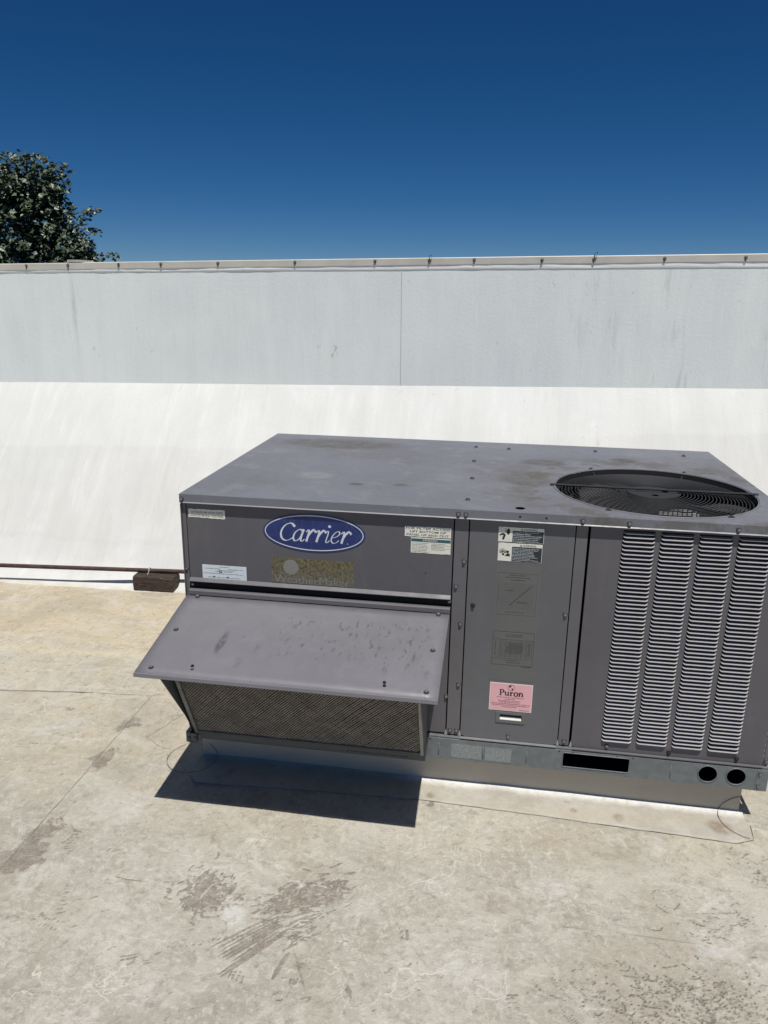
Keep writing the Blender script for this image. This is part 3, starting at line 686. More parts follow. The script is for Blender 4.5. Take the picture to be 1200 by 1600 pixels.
def screw(parent, x, y, z, kind='steel', up=0.0, s=1.0, name='screw'):
    o = bpy.data.objects.new(name, SM[kind]); COL.objects.link(o); o.location = (x, y, z)
    o.rotation_euler = (-math.radians(90)+up if up else 0, U(-.5, .5) if not up else 0, 0)
    o.scale = (s, s, s); par(o, parent); return o
UPA = 1e-6
for x in (-2.35, -2.026, -1.741, -1.4, -1.121, -.751, -.266, .223, .546, .808, 1.195, 1.484, 1.87, 2.30, 2.66):
    z = ztop(x)-.014-.006*(x > 1); s = screw(pw, x, 2.4435, z, 'grey', s=1.25, name='coping_screw')
    MB().rod((x, 2.442, z-.008), (x-.001, 2.444, z-.022), .0022, 5).build('screw_shadow_tick', M['post'], pw)  # dark rod modelled in place of the shadow tick below each coping screw
clipm = flat('bent_clip', (.16, .16, .13), .6)
for x, h in ((.548, .026), (1.488, .030)):
    MB().box((x-.002, 2.43, ztop(x)-.005), (x+.001, 2.445, ztop(x)+h*.5)).box((x+.001, 2.43, ztop(x)+h*.45), (x+.013, 2.433, ztop(x)+h*.6)).box((x+.011, 2.43, ztop(x)+.008), (x+.014, 2.436, ztop(x)+h*.75)).build('joint_clip', clipm, pw)
MB().box((-1.738, 2.44, ztop(-1.7)+.006), (-1.64, 2.60, ztop(-1.7)+.011)).box((-1.738, 2.44, ztop(-1.7)+.013), (-1.65, 2.60, ztop(-1.7)+.017)).box((-1.741, 2.44, ztop(-1.7)-.004), (-1.734, 2.60, ztop(-1.7)+.017)).build('splice_plate', copm, pw, bevel=.001)

# ------------------------------------------------------------------ curb
L_, W_ = 1.888, 1.116; ZT = .9952
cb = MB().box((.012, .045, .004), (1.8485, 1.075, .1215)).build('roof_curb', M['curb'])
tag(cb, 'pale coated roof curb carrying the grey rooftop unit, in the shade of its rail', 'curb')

# ------------------------------------------------------------------ rooftop unit
ac = empty('rooftop_air_conditioner', (.944, .558, .1230), 'large grey packaged air conditioner with fan on top and blue oval badge on its front', 'air conditioner')
# base rail: galvanised, real openings
slot = rrect(1.269, .140, 1.480, .1925, .006); h1 = circ(1.722, .166, .0295); h2 = circ(1.808, .1665, .0295)
rail = MB().plate(rect(.004, .1235, 1.9025, .1995), [slot, h1, h2], 0, .003, XZ(0.0))
rail.box((.004, .003, .1235), (1.9025, .012, .126)); rail.box((.004, .003, .1965), (1.9025, .012, .1994))
rail.box((.004, .003, .1235), (.007, 1.11, .1995)); rail.box((1.8995, .003, .1262), (1.9025, 1.11, .1963)); rail.box((.007, 1.107, .1235), (1.8835, 1.11, .1995))
rail = rail.build('base_rail', M['galv'], ac)
MB().plate(rect(.004, .2005, 1.9025, .2065), [], 0, .018, XZ(.0045)).build('rail_lip', M['galv'], ac, bevel=.001)
lip = MB()
for pts, r in ((slot, .0016), (h1, .0018), (h2, .0018)): MB().tube([(u, -.0004, v) for u, v in pts], r, 6, closed=True).build('opening_lip', M['galv'], rail, smooth=True)
for x0, x1, z0, z1 in ((1.25, 1.50, .1262, .1962), (1.66, 1.87, .1262, .1962)):
    MB().box((x0, .09, z0), (x1, .092, z1)).box((x0, .0035, z0+.0004), (x0+.002, .09, z1-.0004)).box((x1-.002, .0035, z0+.0004), (x1, .09, z1-.0004)).box((x0+.002, .0035, z1-.002), (x1-.002, .09, z1-.0005)).box((x0+.002, .0035, z0+.0005), (x1-.002, .09, z0+.002)).build('rail_pocket', M['black'], rail)
for x in (.864, 1.011, 1.153, 1.609): MB().rod((x, -.0002, .137), (x+.0005, -.0002, .184), .0017, 6).build('pressed_rib', M['galv'], rail, smooth=True)
for x0, x1 in ((.906, 1.006), (1.018, 1.104)):
    MB().plate(rect(x0, .133, x1, .1835), [], 0, .0008, XZ(-.0008)).build('worn_tag', M['plate'], rail)
MB().plate(rect(1.868, .125, 1.9032, .198), [], 0, .0014, XZ(-.0014)).build('corner_plate', M['galv'], rail, bevel=.0005)
for z in (.142, .186): screw(rail, 1.876, -.0014, z, 'steel', s=.75)
for x, z in ((1.257, .199-.004), (1.3, .199-.003), (1.44, .1955), (1.49, .1953), (.835, .196)): MB().rod((x, -.0006, z), (x, .001, z), .0024, 10).build('punched_hole', M['black'], rail)

# body shell (left compartment solid, right compartment open inside)
zb0, zb1 = .207, .966
shell = MB()
shell.box((.004, .016, zb0), (1.292, .020, zb1)); shell.box((.004, 1.095, zb0), (1.292, 1.099, zb1)); shell.box((.0042, .020, zb0), (.008, 1.095, zb1)); shell.box((1.2885, .020, zb0), (1.2915, 1.095, zb1))
shell.box((.008, .02, zb0), (1.884, 1.095, zb0+.004))
shell.build('inner_casing', M['dark'], ac)
# left side and rear outer panels (seen only from other sides)
for a, b in ((.004, .55), (.556, 1.108)): MB().box((-.0005, a, .214), (.003, b, .962)).build('side_panel', M['face'], ac, bevel=.001)
for a, b in ((.004, .62), (.626, 1.285)): MB().box((a, 1.1, .214), (b, 1.104, .962)).build('rear_panel', M['face'], ac, bevel=.001)
# open wire-guarded coil grille at the rear and right of the condenser compartment
def grille(axis):
    mb = MB()
    if axis == 'y':
        for i in range(29): mb.box((1.31+i*.02, 1.098, .22), (1.3145+i*.02, 1.102, .93))
        for i in range(36): mb.box((1.296, 1.1022, .225+i*.02), (1.884, 1.1045, .2305+i*.02))
    else:
        for i in range(52): mb.box((1.8835, .03+i*.0205, .22), (1.8865, .037+i*.0205, .96))
        for i in range(36): mb.box((1.887, .02, .225+i*.02), (1.889, 1.098, .2285+i*.02))
    return mb
grille('y').build('rear_grille', M['guard'], ac)['kind'] = 'stuff'
for a, b in ((.932, .966), (.207, .2185)): MB().box((1.294, 1.096, a), (1.884, 1.105, b)).build('rear_header', M['face'], ac)
MB().box((1.880, .02, .2112), (1.8825, 1.095, .9658)).build('side_coil', M['coil'], ac)
grille('x').build('side_grille', M['guard'], ac)['kind'] = 'stuff'

FY = .012   # front face plane
def post(x0, x1, y0=FY+.0005, z0=.2115, mat='post'):
    return MB().box((x0, y0, z0), (x1, .0158, .9655)).build('corner_post' if x0 < .05 or x1 > 1.88 else 'centre_post', M[mat], ac, bevel=.0008)
p0 = post(.0005, .0155, .0105); screw(p0, .0075, .0105, .737, 'grey', s=.85)
p1 = post(.8865, .929)
p2 = post(1.2515, 1.2855)
p3 = post(1.8855, 1.9015, .0105)
for x, z in ((.919, .825), (.897, .740), (.916, .613), (.919, .399), (.898, .228), (.919, .2285)): screw(p1, x, FY+.0005, z)
screw(p2, 1.270, FY+.0005, .227)
# black gaps between panels are real slots down to a dark backing
for a, b in ((.86, .94), (1.245, 1.30)): MB().box((a, .0160, .21), (b, .0163, .9652)).build('gap_backing', M['black'], ac)
for x in (.8845, .9305, 1.2495, 1.2915): MB().add([(x-.0045, .0105, .209), (x+.0045, .0105, .209), (x, .0112, .232), (x, .0122, .209)], [(0,1,2),(0,2,3),(1,3,2)]).build('panel_corner_tab', M['silver'], ac)

# filter access panel (upper left)
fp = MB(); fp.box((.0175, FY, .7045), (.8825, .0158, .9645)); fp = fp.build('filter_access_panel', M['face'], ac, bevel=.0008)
MB().add([(.0175, .0115, .7085), (.8825, .0115, .7085), (.8825, .0005, .6985), (.8825, .0005, .6965), (.8825, .0118, .6965), (.0175, .0005, .6985), (.0175, .0005, .6965), (.0175, .0118, .6965)],
    [(0,1,2,5), (5,2,3,6), (6,3,4,7), (0,5,6,7), (1,4,3,2), (0,7,4,1)]).build('panel_drip_edge', M['post'], fp, bevel=.0005)
MB().box((.0175, .0152, .6700), (.8825, .0156, .6965)).build('filter_slot', M['black'], ac)
screw(fp, .0245, .0145, .683, 'steel', s=.9); screw(fp, .8785, .0145, .6865, 'steel', s=.9)
MB().rod((.80, .0118, .777), (.80, .0125, .777), .0025, 8).build('punched_hole', M['black'], fp)
# little tab frame below the slot
MB().add([(.0165, .0015, .6695), (.8825, .0015, .6695), (.8825, -.0045, .6665), (.0165, -.0045, .6665), (.0165, -.0045, .652), (.8825, -.0045, .652), (.0165, .0120, .652), (.8825, .0120, .652), (.0165, .0120, .6695), (.8825, .0120, .6695)],
    [(0,1,2,3), (3,2,5,4), (4,5,7,6), (8,9,1,0), (0,3,4,6,8), (1,9,7,5,2)]).build('hood_rail', M['post'], ac, bevel=.0006)

# blue oval badge with broad-nib lettering
bd = MB(); bc = (.4405, .887); BW, BH = .1665, .0635; yb = FY-.0016
bd.mat(0).plate(circ(*bc, BW, 72, BH), [], 0, .0016, XZ(yb))
def ell_ring(a, b, a2, b2, y, mat):
    n = 72; v = [(bc[0]+a*math.cos(2*math.pi*i/n), y, bc[1]+b*math.sin(2*math.pi*i/n)) for i in range(n)]+[(bc[0]+a2*math.cos(2*math.pi*i/n), y, bc[1]+b2*math.sin(2*math.pi*i/n)) for i in range(n)]
    bd.mat(mat).add(v, [(i, (i+1) % n, n+(i+1) % n, n+i) for i in range(n)])
ell_ring(BW-.0055, BH-.0045, BW-.0085, BH-.0078, yb-.0003, 1)
yl = yb-.0004
def glyph(strokes, ox, oz, s):
    global yl
    sh_ = .22
    for pts, wmax, wmin, ang, tp in strokes:
        yl -= .00002
        nib(bd, [(ox+(p[0]+sh_*p[1])*s, oz+p[1]*s) for p in pts], yl, wmax*s, wmin*s, math.radians(ang), 1, 8, tp)
gC = [([(.74, .84), (.62, .98), (.40, 1.0), (.16, .80), (.06, .46), (.16, .14), (.38, .0), (.60, .04), (.80, .20)], .135, .035, 20, (1, .7)), ([(.735, .93), (.735, .80)], .15, .15, 0, (1, .8))]
ga = [([(.46, .55), (.28, .62), (.08, .42), (.05, .14), (.18, .0), (.36, .12), (.47, .38)], .11, .035, 20, (.8, .9)), ([(.50, .64), (.45, .30), (.45, .06), (.53, .0), (.64, .12)], .12, .04, 10, (1, .5))]
gr = [([(.02, .50), (.12, .62), (.17, .50), (.13, .0)], .12, .04, 8, (.5, 1)), ([(.15, .22), (.26, .50), (.40, .64), (.50, .54)], .13, .035, 150, (.6, 1.1)), ([(.50, .60), (.49, .48)], .10, .10, 0, (1, .6))]
gi = [([(.02, .50), (.12, .62), (.16, .48), (.12, .08), (.20, .0), (.30, .12)], .12, .04, 8, (.5, .5)), ([(.15, .92), (.15, .80)], .14, .14, 0, (1, 1))]
ge = [([(.08, .26), (.28, .34), (.42, .48), (.36, .62), (.22, .58), (.08, .36), (.06, .14), (.18, .0), (.34, .03), (.46, .16)], .11, .035, 20, (.7, .6))]
ls = .070; oz = .858; ox = .3240
for g_, adv, sc, dz in ((gC, .78, .82, .0), (ga, .62, .92, .0), (gr, .52, .92, .0), (gr, .48, .92, 0), (gi, .32, .92, 0), (ge, .48, .92, 0), (gr, .5, .92, 0)):
    glyph(g_, ox, oz, ls*sc*(1 if g_ is gC else .98)); ox += adv*ls*sc*.985
bd.mat(1).add([(.549, yl, .857), (.5515, yl, .857), (.5515, yl, .8595), (.549, yl, .8595)], [(0,1,2,3)])
bd.build('oval_badge', [M['blue'], M['badge_white']], fp)['label'] = 'blue oval badge with white italic lettering'

def new_label(name, x0, z0, x1, z1, mats, parent, label, th=.0008, y=FY, ragged=0):
    mb = MB(); yy = y-th
    if ragged:
        pts = [(x0, z0)]; n = 14
        pts += [(x0+(x1-x0)*i/n, z0+U(-ragged, ragged)) for i in range(1, n)]+[(x1, z0)]
        pts += [(x1-(x1-x0)*i/n, z1+U(-ragged, ragged)) for i in range(0, n+1)]
        mb.mat(0).plate(pts, [], 0, th, XZ(yy))
    else: mb.mat(0).plate(rect(x0, z0, x1, z1), [], 0, th, XZ(yy))
    def done():
        ob = mb.build(name, mats, parent)
        if label: ob['label'] = label
        return ob
    return mb, yy-.0002, done
mb, y, done = new_label('metal_plate', .297, .7105, .571, .7975, [M['gold'], M['worn_grey'], M['black']], fp, 'worn gold plate with faded grey print')
mb.mat(1).plate(circ(.363, .7665, .0255, 30), [], 0, .0002, XZ(y)); text_faces(mb, 'WeatherMaker', .432, .7245, .25, y-.0003, .026, mat=1)
mb.mat(2).plate(circ(.448, .732, .0022, 10), [], 0, .0002, XZ(y-.0006)); done()
mb, y, done = new_label('sticker', .024, .9155, .1475, .945, [M['st_white'], M['ink']], fp, 'torn white sticker about outdoor air hood parts', ragged=.0015)
text_faces(mb, 'OUTDOOR AIR HOOD PARTS', .0865, .9345, .108, y, .0068, bold=.02, mat=1); text_faces(mb, 'LOCATED BEHIND THIS PANEL', .0865, .9235, .114, y, .0068, bold=.02, mat=1); done()
mb, y, done = new_label('sticker', .0615, .7045, .2125, .7555, [M['st_pale'], M['ink']], fp, 'pale blue white sticker with faint print')
for z, a, b in ((.742, .07, .125), (.742, .15, .205), (.733, .105, .165), (.7255, .065, .20), (.712, .08, .2), (.749, .12, .155), (.7375, .115, .175)): words(mb, a, b, z, .0026, y, 1)
mb.mat(1).plate(circ(.124, .7345, .0052, 12), [], 0, .0002, XZ(y)); mb.mat(0).plate(circ(.1245, .7355, .0026, 10), [], 0, .0002, XZ(y-.0003))
for x in (.095, .142): mb.mat(1).add([(x, y, .7145), (x+.009, y, .7185), (x+.009, y, .7120)], [(0,1,2)])
done()
mb, y, done = new_label('sticker', .7315, .8965, .8755, .9295, [M['st_white'], M['ink']], fp, 'white sticker about filter access', ragged=.001)
for t, z, w in (('FOR FILTER ACCESS', .9232, .138), ('LIFT BOTTOM OF', .9130, .112), ('PANEL UP AND OUT', .9028, .132)): text_faces(mb, t, .8035, z, w, y, .0068, bold=.03, mat=1)
done()
mb, y, done = new_label('sticker', .7515, .8435, .8758, .8935, [M['st_white'], M['st_teal'], M['st_white'], M['ink']], fp, 'white sticker with a teal heading', ragged=.0008)
qd(mb, .7525, .8805, .875, .8905, y, 1); text_faces(mb, 'IMPORTANT', .812, .8855, .046, y-.0003, .0062, bold=.02, mat=2)
for i in range(7): words(mb, .7545, .808, .875-.0048*i, .0021, y, 3); words(mb, .815, .872, .875-.0048*i, .0021, y, 3, ragged=.4) if i < 5 else None
done()

# hood
hd = MB().box((.015, -.030, .150), (.022, .010, .160)).build('outdoor_air_hood', M['sill'], ac)
hd['label'] = 'sloping sheet metal hood with a wire mesh filter under it'
HZ = lambda y: .6505+.205*y
mb = MB(); x0, x1 = .0085, .8815
nx, ny = 24, 12; vs = []; fs = []
def hz(x, y):   # slightly oil-canned sheet
    return HZ(y)+.0022*math.sin(math.pi*min(1, max(0, (x-x0)/(x1-x0))))*math.sin(math.pi*min(1, -y/.39))+.0012*mnoise.noise(Vector((x*6, y*6, 2)))*(1 if -.37 < y < -.02 else .2)
for j in range(ny+1):
    for i in range(nx+1):
        yy = -.005-(.397-.005)*j/ny; xx = x0+(x1-x0)*i/nx; vs.append((xx, yy, hz(xx, yy)))
fs = [(j*(nx+1)+i, j*(nx+1)+i+1, (j+1)*(nx+1)+i+1, (j+1)*(nx+1)+i) for j in range(ny) for i in range(nx)]
mb.add(vs, fs)
o2 = len(vs)
ht = mb.build('hood_top', M['hood'], hd, smooth=True); md = ht.modifiers.new('thick', 'SOLIDIFY'); md.thickness = .0016; md.offset = -1
zf = HZ(-.397)
MB().add([(x0, -.3975, zf+.0012), (x1, -.3975, zf+.0012), (x0, -.4015, zf+.0005), (x1, -.4015, zf+.0005), (x0, -.4025, zf-.0115), (x1, -.4025, zf-.0115), (x0, -.3995, zf-.0115), (x1, -.3995, zf-.0115), (x0, -.3975, zf-.001), (x1, -.3975, zf-.001)],
    [(0,1,3,2), (2,3,5,4), (4,5,7,6), (6,7,9,8), (8,9,1,0), (0,2,4,6,8), (1,9,7,5,3)]).build('hood_lip', M['hood'], hd, bevel=.0008)
# gusset sides
side = [(.008, .150), (-.055, .150), (-.075, .215), (-.100, .255), (-.334, .5775), (-.004, .6455), (.008, .6455)]
for xs_, nm in ((.018, 'l'), (.8205, 'r')):
    MB().plate(side, [], 0, .0025, lambda u, v, d, X0=xs_: (X0+d, u, v)).build('hood_side', M['sill'] if nm == 'l' else M['face'], hd)
    s = -1 if nm == 'r' else 1
    e = MB(); prev = None
    e.add([(xs_+(.0025 if s > 0 else 0), -.100, .2555), (xs_+s*.024, -.100, .2555), (xs_+s*.024, -.332, .5765), (xs_+(.0025 if s > 0 else 0), -.332, .5765), (xs_+(.0025 if s > 0 else 0), -.0985, .2545), (xs_+s*.024, -.0985, .2545), (xs_+s*.024, -.3305, .5755), (xs_+(.0025 if s > 0 else 0), -.3305, .5755)], [(0,1,2,3), (7,6,5,4), (0,4,5,1), (1,5,6,2), (2,6,7,3), (3,7,4,0)]) if nm == 'l' else None
MB().box((.002, -.068, .132), (.0168, -.004, .172)).box((.0168, -.068, .132), (.040, -.050, .168)).build('corner_bracket', M['sill'], hd, bevel=.002)
for p in ((.012, -.0685, .150), (.034, -.0685, .152)): screw(hd, *p, 'grey', s=.55)
MB().box((.0405, -.036, .1295), (.8225, -.0015, .1515)).box((.0405, -.052, .1520), (.8200, -.0015, .1640)).build('hood_sill', M['sill'], hd, bevel=.001)
for xx, w in ((.083, .020), (.142, .020)): MB().add([(xx, -.0365, .1495), (xx+w*1.3, -.0365, .1495), (xx+w, -.0365, .1425), (xx+w*.3, -.0365, .1425)], [(0,1,2,3)]).build('sill_slot', M['black'], hd)
MB().box((.555, -.0368, .1400), (.765, -.0364, .1462)).build('sill_slot', M['black'], hd)
for xx in (.225, .33, .735): screw(hd, xx, -.0365, .1435, 'grey', s=.4)
# filter: frame and crossed wires, leaning back under the sheet
fb, ftp = Vector((0, -.056, .171)), Vector((0, -.262, .592)); fv = (ftp-fb); fl = fv.length; fvn = fv.normalized(); fn = Vector((0, -fvn.z, fvn.y)); fn = -fn if fn.y > 0 else fn
def FP(u, v, d): p = Vector((u, 0, 0))+fb+fvn*v+fn*d; return tuple(p)
ff = MB().plate(rect(.8085, .001, .8195, fl), [], -.006, .008, FP).build('filter_frame', M['frame'], hd, bevel=.001)
MB().plate(rect(.034, .001, .047, fl), [], -.006, .008, FP).build('filter_frame', M['frame2'], hd, bevel=.001)
MB().plate(rect(.0475, .0, .808, .012), [], -.006, .007, FP).build('filter_frame', M['sill'], hd, bevel=.001)
MB().plate(rect(.0475, fl-.0105, .808, fl), [], -.006, .007, FP).build('filter_frame', M['sill'], hd, bevel=.001)
MB().plate(rect(.0475, .0125, .808, fl-.0110), [], -.006, -.004, FP).build('filter_media', M['meshback'], hd)
wm = MB(); random.seed(8)
def wires(ang, sp, d0, r, jit):
    c, s = math.cos(ang), math.sin(ang); ux0, ux1, v0, v1 = .0475, .808, .0125, fl-.0105
    k = -120
    while k < 220:
        off = k*sp+random.gauss(0, jit); k += 1
        # line through (ux0+off, v0) with direction (c, s)
        ts = [];
        x0_, y0_ = ux0+off, v0
        t0, t1 = 0, (v1-v0)/abs(s)
        if c > 0: t0 = max(t0, (ux0-x0_)/c); t1 = min(t1, (ux1-x0_)/c)
        else: t0 = max(t0, (ux1-x0_)/c); t1 = min(t1, (ux0-x0_)/c)
        if t1-t0 < .01: continue
        n = max(2, int((t1-t0)/.04)); pts = []
        for i in range(n+1):
            t = t0+(t1-t0)*i/n; u, v = x0_+c*t, y0_+s*t
            w = mnoise.noise(Vector((u*7+v*5, v*3-u*3, 1)))
            pts.append(FP(min(max(u+w*.0015, ux0), ux1), min(max(v, v0), v1), d0+.0007*math.sin((u-v*.75)*42+2*w)))
        wm.tube(pts, r, 3)
wires(math.radians(50), .0105, .0014, .00150, .0007); wires(math.radians(130), .0100, .0006, .00125, .0007)
fm = wm.build('filter_screen', M['mesh'], hd); fm['kind'] = 'stuff'
for yy in (-.012, -.19, -.371):
    for xx in (.049, .847):
        s = screw(hd, xx, yy, hz(xx, yy)+.0006, 'grey', up=math.atan(.205)*1.0, s=1.05)
for xx, yy, k in ((.166, -.349, 'rust'), (.170, -.362, 'grey'), (.727, -.346, 'rust'), (.729, -.359, 'rust')):
    screw(hd, xx, yy, hz(xx, yy)-.0006, k, up=math.atan(.205), s=.75)
screw(ac, .8805, .0125, .351, 'steel', s=.95)

# panel between hood and centre post, below the filter panel
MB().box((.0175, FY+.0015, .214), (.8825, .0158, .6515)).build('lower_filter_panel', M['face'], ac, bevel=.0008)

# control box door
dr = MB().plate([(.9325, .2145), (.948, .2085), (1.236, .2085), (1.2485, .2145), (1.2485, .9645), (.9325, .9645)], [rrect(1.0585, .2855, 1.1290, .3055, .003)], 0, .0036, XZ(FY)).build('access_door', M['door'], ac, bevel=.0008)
MB().box((.9325, .0, .2068), (1.245, .0115, .2082)).build('door_bottom_flange', M['silver'], dr)
screw(dr, .953, FY, .680, 'rust'); screw(dr, 1.239, FY, .672); screw(dr, 1.090, FY, .226, s=.95)
MB().plate(rrect(1.0455, .2755, 1.1405, .3135, .002), [rrect(1.0585, .2855, 1.1290, .3055, .002)], 0, .003, XZ(FY-.003)).build('door_handle', M['door'], dr, bevel=.0008)
MB().box((1.056, .0165, .282), (1.132, .030, .309)).build('handle_pocket', M['black'], dr)
MB().add([(1.0592, .010, .286), (1.1283, .010, .286), (1.1283, .0155, .2945), (1.0592, .0155, .2945), (1.0592, .0155, .286), (1.1283, .0155, .286)], [(0,1,2,3), (0,3,4), (1,5,2), (4,5,1,0), (3,2,5,4)]).build('handle_lip', M['st_white'], dr)

def warn(x0, z0, x1, z1, xd, label, pic):
    mb, y, done = new_label('warning_sticker', x0, z0, x1, z1, [M['st_white'], M['st_black'], M['ink'], M['st_pale']], dr, label, ragged=.0006)
    zh = z1-.0105; qd(mb, xd, z0+.001, x1-.001, zh, y, 1)
    cx = (xd+x1)/2; text_faces(mb, 'WARNING', cx+.006, z1-.0056, .041, y, .0068, bold=.02, mat=2)
    mb.mat(2).add([(cx-.023, y, z1-.0088), (cx-.0155, y, z1-.0088), (cx-.01925, y, z1-.0022)], [(0,1,2)])
    mb.mat(0).add([(cx-.0199, y-.0002, z1-.0078), (cx-.0186, y-.0002, z1-.0078), (cx-.0186, y-.0002, z1-.005), (cx-.0199, y-.0002, z1-.005)], [(0,1,2,3)])
    return mb, y, done, zh
mb, y, done, zh = warn(1.020, .8975, 1.1565, .9445, 1.0625, 'black and white sticker warning of moving parts and shock', 0)
text_faces(mb, 'Hazardous Voltage, Movement', 1.1035, zh-.0045, .078, y-.0003, .0042, bold=.02, mat=3); text_faces(mb, 'and Electric Shock', 1.0905, zh-.0098, .052, y-.0003, .0042, bold=.02, mat=3)
for i in range(4): words(mb, 1.0645, 1.154, zh-.0165-.0055*i, .0023, y-.0003, 3, ragged=.25)
mb.mat(2).plate(circ(1.0495, .9305, .0052, 14, .010), [], 0, .0002, XZ(y)); nib(mb, [(1.038, .941), (1.043, .936), (1.040, .932), (1.044, .926)], y-.0002, .0016, .0010, 0, 2)
nib(mb, [(1.024, .918), (1.031, .922), (1.038, .919), (1.0365, .912), (1.0345, .905)], y-.0002, .0075, .004, .6, 2); mb.mat(0).plate(circ(1.0325, .9165, .0025, 8), [], 0, .0001, XZ(y-.0005)); done()
mb, y, done, zh = warn(1.0215, .8355, 1.1545, .8935, 1.0635, 'black and white warning sticker showing a burst and a figure', 1)
for i in range(9): words(mb, 1.0655, 1.149, zh-.006-.0046*i, .0021, y-.0003, 3, ragged=.35)
for k in range(13):
    a = math.radians(20+k*12.5); cx, cz = 1.0375, .860; nib(mb, [(cx+.004*math.cos(a), cz+.004*math.sin(a)), (cx+U(.012, .017)*math.cos(a), cz+U(.012, .018)*math.sin(a))], y-.0002-.00002*k, .0009, .0007, 0, 2)
mb.mat(2).plate(circ(1.0375, .857, .0038, 12), [], 0, .0002, XZ(y)); mb.mat(2).plate(circ(1.0505, .8655, .0044, 14), [], 0, .0002, XZ(y))
mb.mat(2).plate([(1.0425, .8525), (1.058, .8515), (1.0582, .8575), (1.053, .8610), (1.0475, .8585)], [], 0, .0002, XZ(y-.0004)); done()

mb, y, done = new_label('data_sheet', 1.0205, .427, 1.1565, .8215, [M['st_grey'], M['st_line'], M['ink']], dr, 'long sun-bleached grey sheet with a line chart and a table', th=.0004)
def frame_(x0, z0, x1, z1, w=.0007, m=1):
    for a in ((x0, z0, x1, z0+w), (x0, z1-w, x1, z1), (x0, z0+w, x0+w, z1-w), (x1-w, z0+w, x1, z1-w)): qd(mb, *a, y, m)
frame_(1.0265, .657, 1.1475, .797); frame_(1.0205+.001, .4825, 1.151, .5995, .0009, 2)
for w_, z in ((.05, .789), (.075, .7815), (.042, .773)): words(mb, 1.087-w_/2, 1.087+w_/2, z, .0028, y, 2, ragged=0)
for i in range(18): qd(mb, 1.036, .6775+i*.005, 1.140, .6778+i*.005, y, 1)
nib(mb, [(1.0665, .690), (1.0715, .6945), (1.100, .725), (1.131, .7565)], y-.0003, .0011, .0009, 0, 2)
words(mb, 1.052, 1.08, .738, .0022, y-.0003, 2); words(mb, 1.09, 1.125, .7, .0022, y-.0003, 2); words(mb, 1.055, 1.115, .6655, .0024, y, 2, ragged=0)
for i in range(8): words(mb, 1.036+i*.0145, 1.038+i*.0145, .671, .0022, y, 2)
for i in range(12): qd(mb, 1.0305, .700+i*.005, 1.0318, .7025+i*.005, y-.0002, 2)
words(mb, 1.06, 1.115, .588, .0028, y, 2, ragged=0); words(mb, 1.063, 1.112, .582, .0028, y, 2, ragged=0); qd(mb, 1.0225, .5715, 1.1505, .5722, y, 2)
for i in range(14): qd(mb, 1.040, .5125+i*.0041, 1.146, .5128+i*.0041, y, 1)
for i in range(7): qd(mb, 1.046+i*.0165, .508, 1.0466+i*.0165, .569, y-.0002, 1)
for i in range(12): words(mb, 1.028, 1.033, .517+i*.0041, .0022, y, 2); words(mb, 1.134, 1.139, .517+i*.0041, .0020, y-.0002, 1)
for i in range(9): words(mb, 1.063+U(0, .01), 1.12, .525+i*.0045, .0018, y-.0004, 1)
qd(mb, 1.0225, .5055, 1.1505, .506, y, 2); words(mb, 1.068, 1.108, .4985, .0026, y, 2, ragged=0); words(mb, 1.068, 1.11, .491, .0026, y, 2, ragged=0); words(mb, 1.118, 1.146, .4795, .0026, y-.0002, 2, ragged=0); done()

mb, y, done = new_label('sticker', 1.0215, .3185, 1.1585, .4180, [M['st_rim'], M['st_pink'], M['ink_maroon'], M['ink_brown']], dr, 'pink sticker with a globe and bold maroon lettering')
mb.mat(1).plate(rrect(1.0238, .3208, 1.1562, .4157, .004), [], 0, .0002, XZ(y)); y -= .0003
def serif(letter_strokes, ox, oz, s):
    global ysf
    for pts, a, b, an in letter_strokes:
        ysf -= .00002; nib(mb, [(ox+p[0]*s, oz+p[1]*s) for p in pts], ysf, a*s, b*s, math.radians(an), 2)
ysf = y-.0002
V = lambda x, z0=0, z1=.64: ([(x, z0), (x, (z0+z1)/2), (x, z1)], .20, .20, 0)
H = lambda x0, x1, z: ([(x0, z), ((x0+x1)/2, z), (x1, z)], .07, .07, 0)
lP = [V(.20, 0, .98), H(.02, .38, .035), H(.02, .3, .955), ([(.28, .95), (.52, .94), (.66, .72), (.52, .50), (.28, .48)], .20, .06, 0)]
lu = [V(.17, .15, .62), H(.0, .2, .605), ([(.17, .25), (.24, .05), (.40, .05), (.52, .18)], .12, .07, 0), V(.58, 0, .62), H(.44, .6, .605), H(.58, .74, .035)]
lr = [V(.17, 0, .62), H(.02, .2, .605), H(.02, .34, .035), ([(.25, .38), (.34, .58), (.48, .60)], .13, .07, 0), ([(.42, .56), (.50, .54)], .12, .12, 90)]
lo = [([(.34, .64), (.14, .54), (.08, .32), (.14, .10), (.34, .0), (.54, .10), (.60, .32), (.54, .54), (.34, .64)], .19, .06, 0)]
ln_ = [V(.17, 0, .62), H(.02, .2, .605), H(.02, .32, .035), ([(.25, .46), (.36, .62), (.50, .58), (.58, .42)], .12, .08, 0), V(.60, 0, .46), H(.46, .76, .035)]
xo = 1.0525
for g_, ad in ((lP, .76), (lu, .80), (lr, .58), (lo, .70), (ln_, .8)): serif(g_, xo, .3745, .0215); xo += ad*.0215
mb.mat(2).plate(circ(1.0900, .4035, .0108, 24), [], 0, .0001, XZ(y-.0002)); mb.mat(1).plate(circ(1.0900, .4035, .0097, 24), [], 0, .0001, XZ(y-.0004))
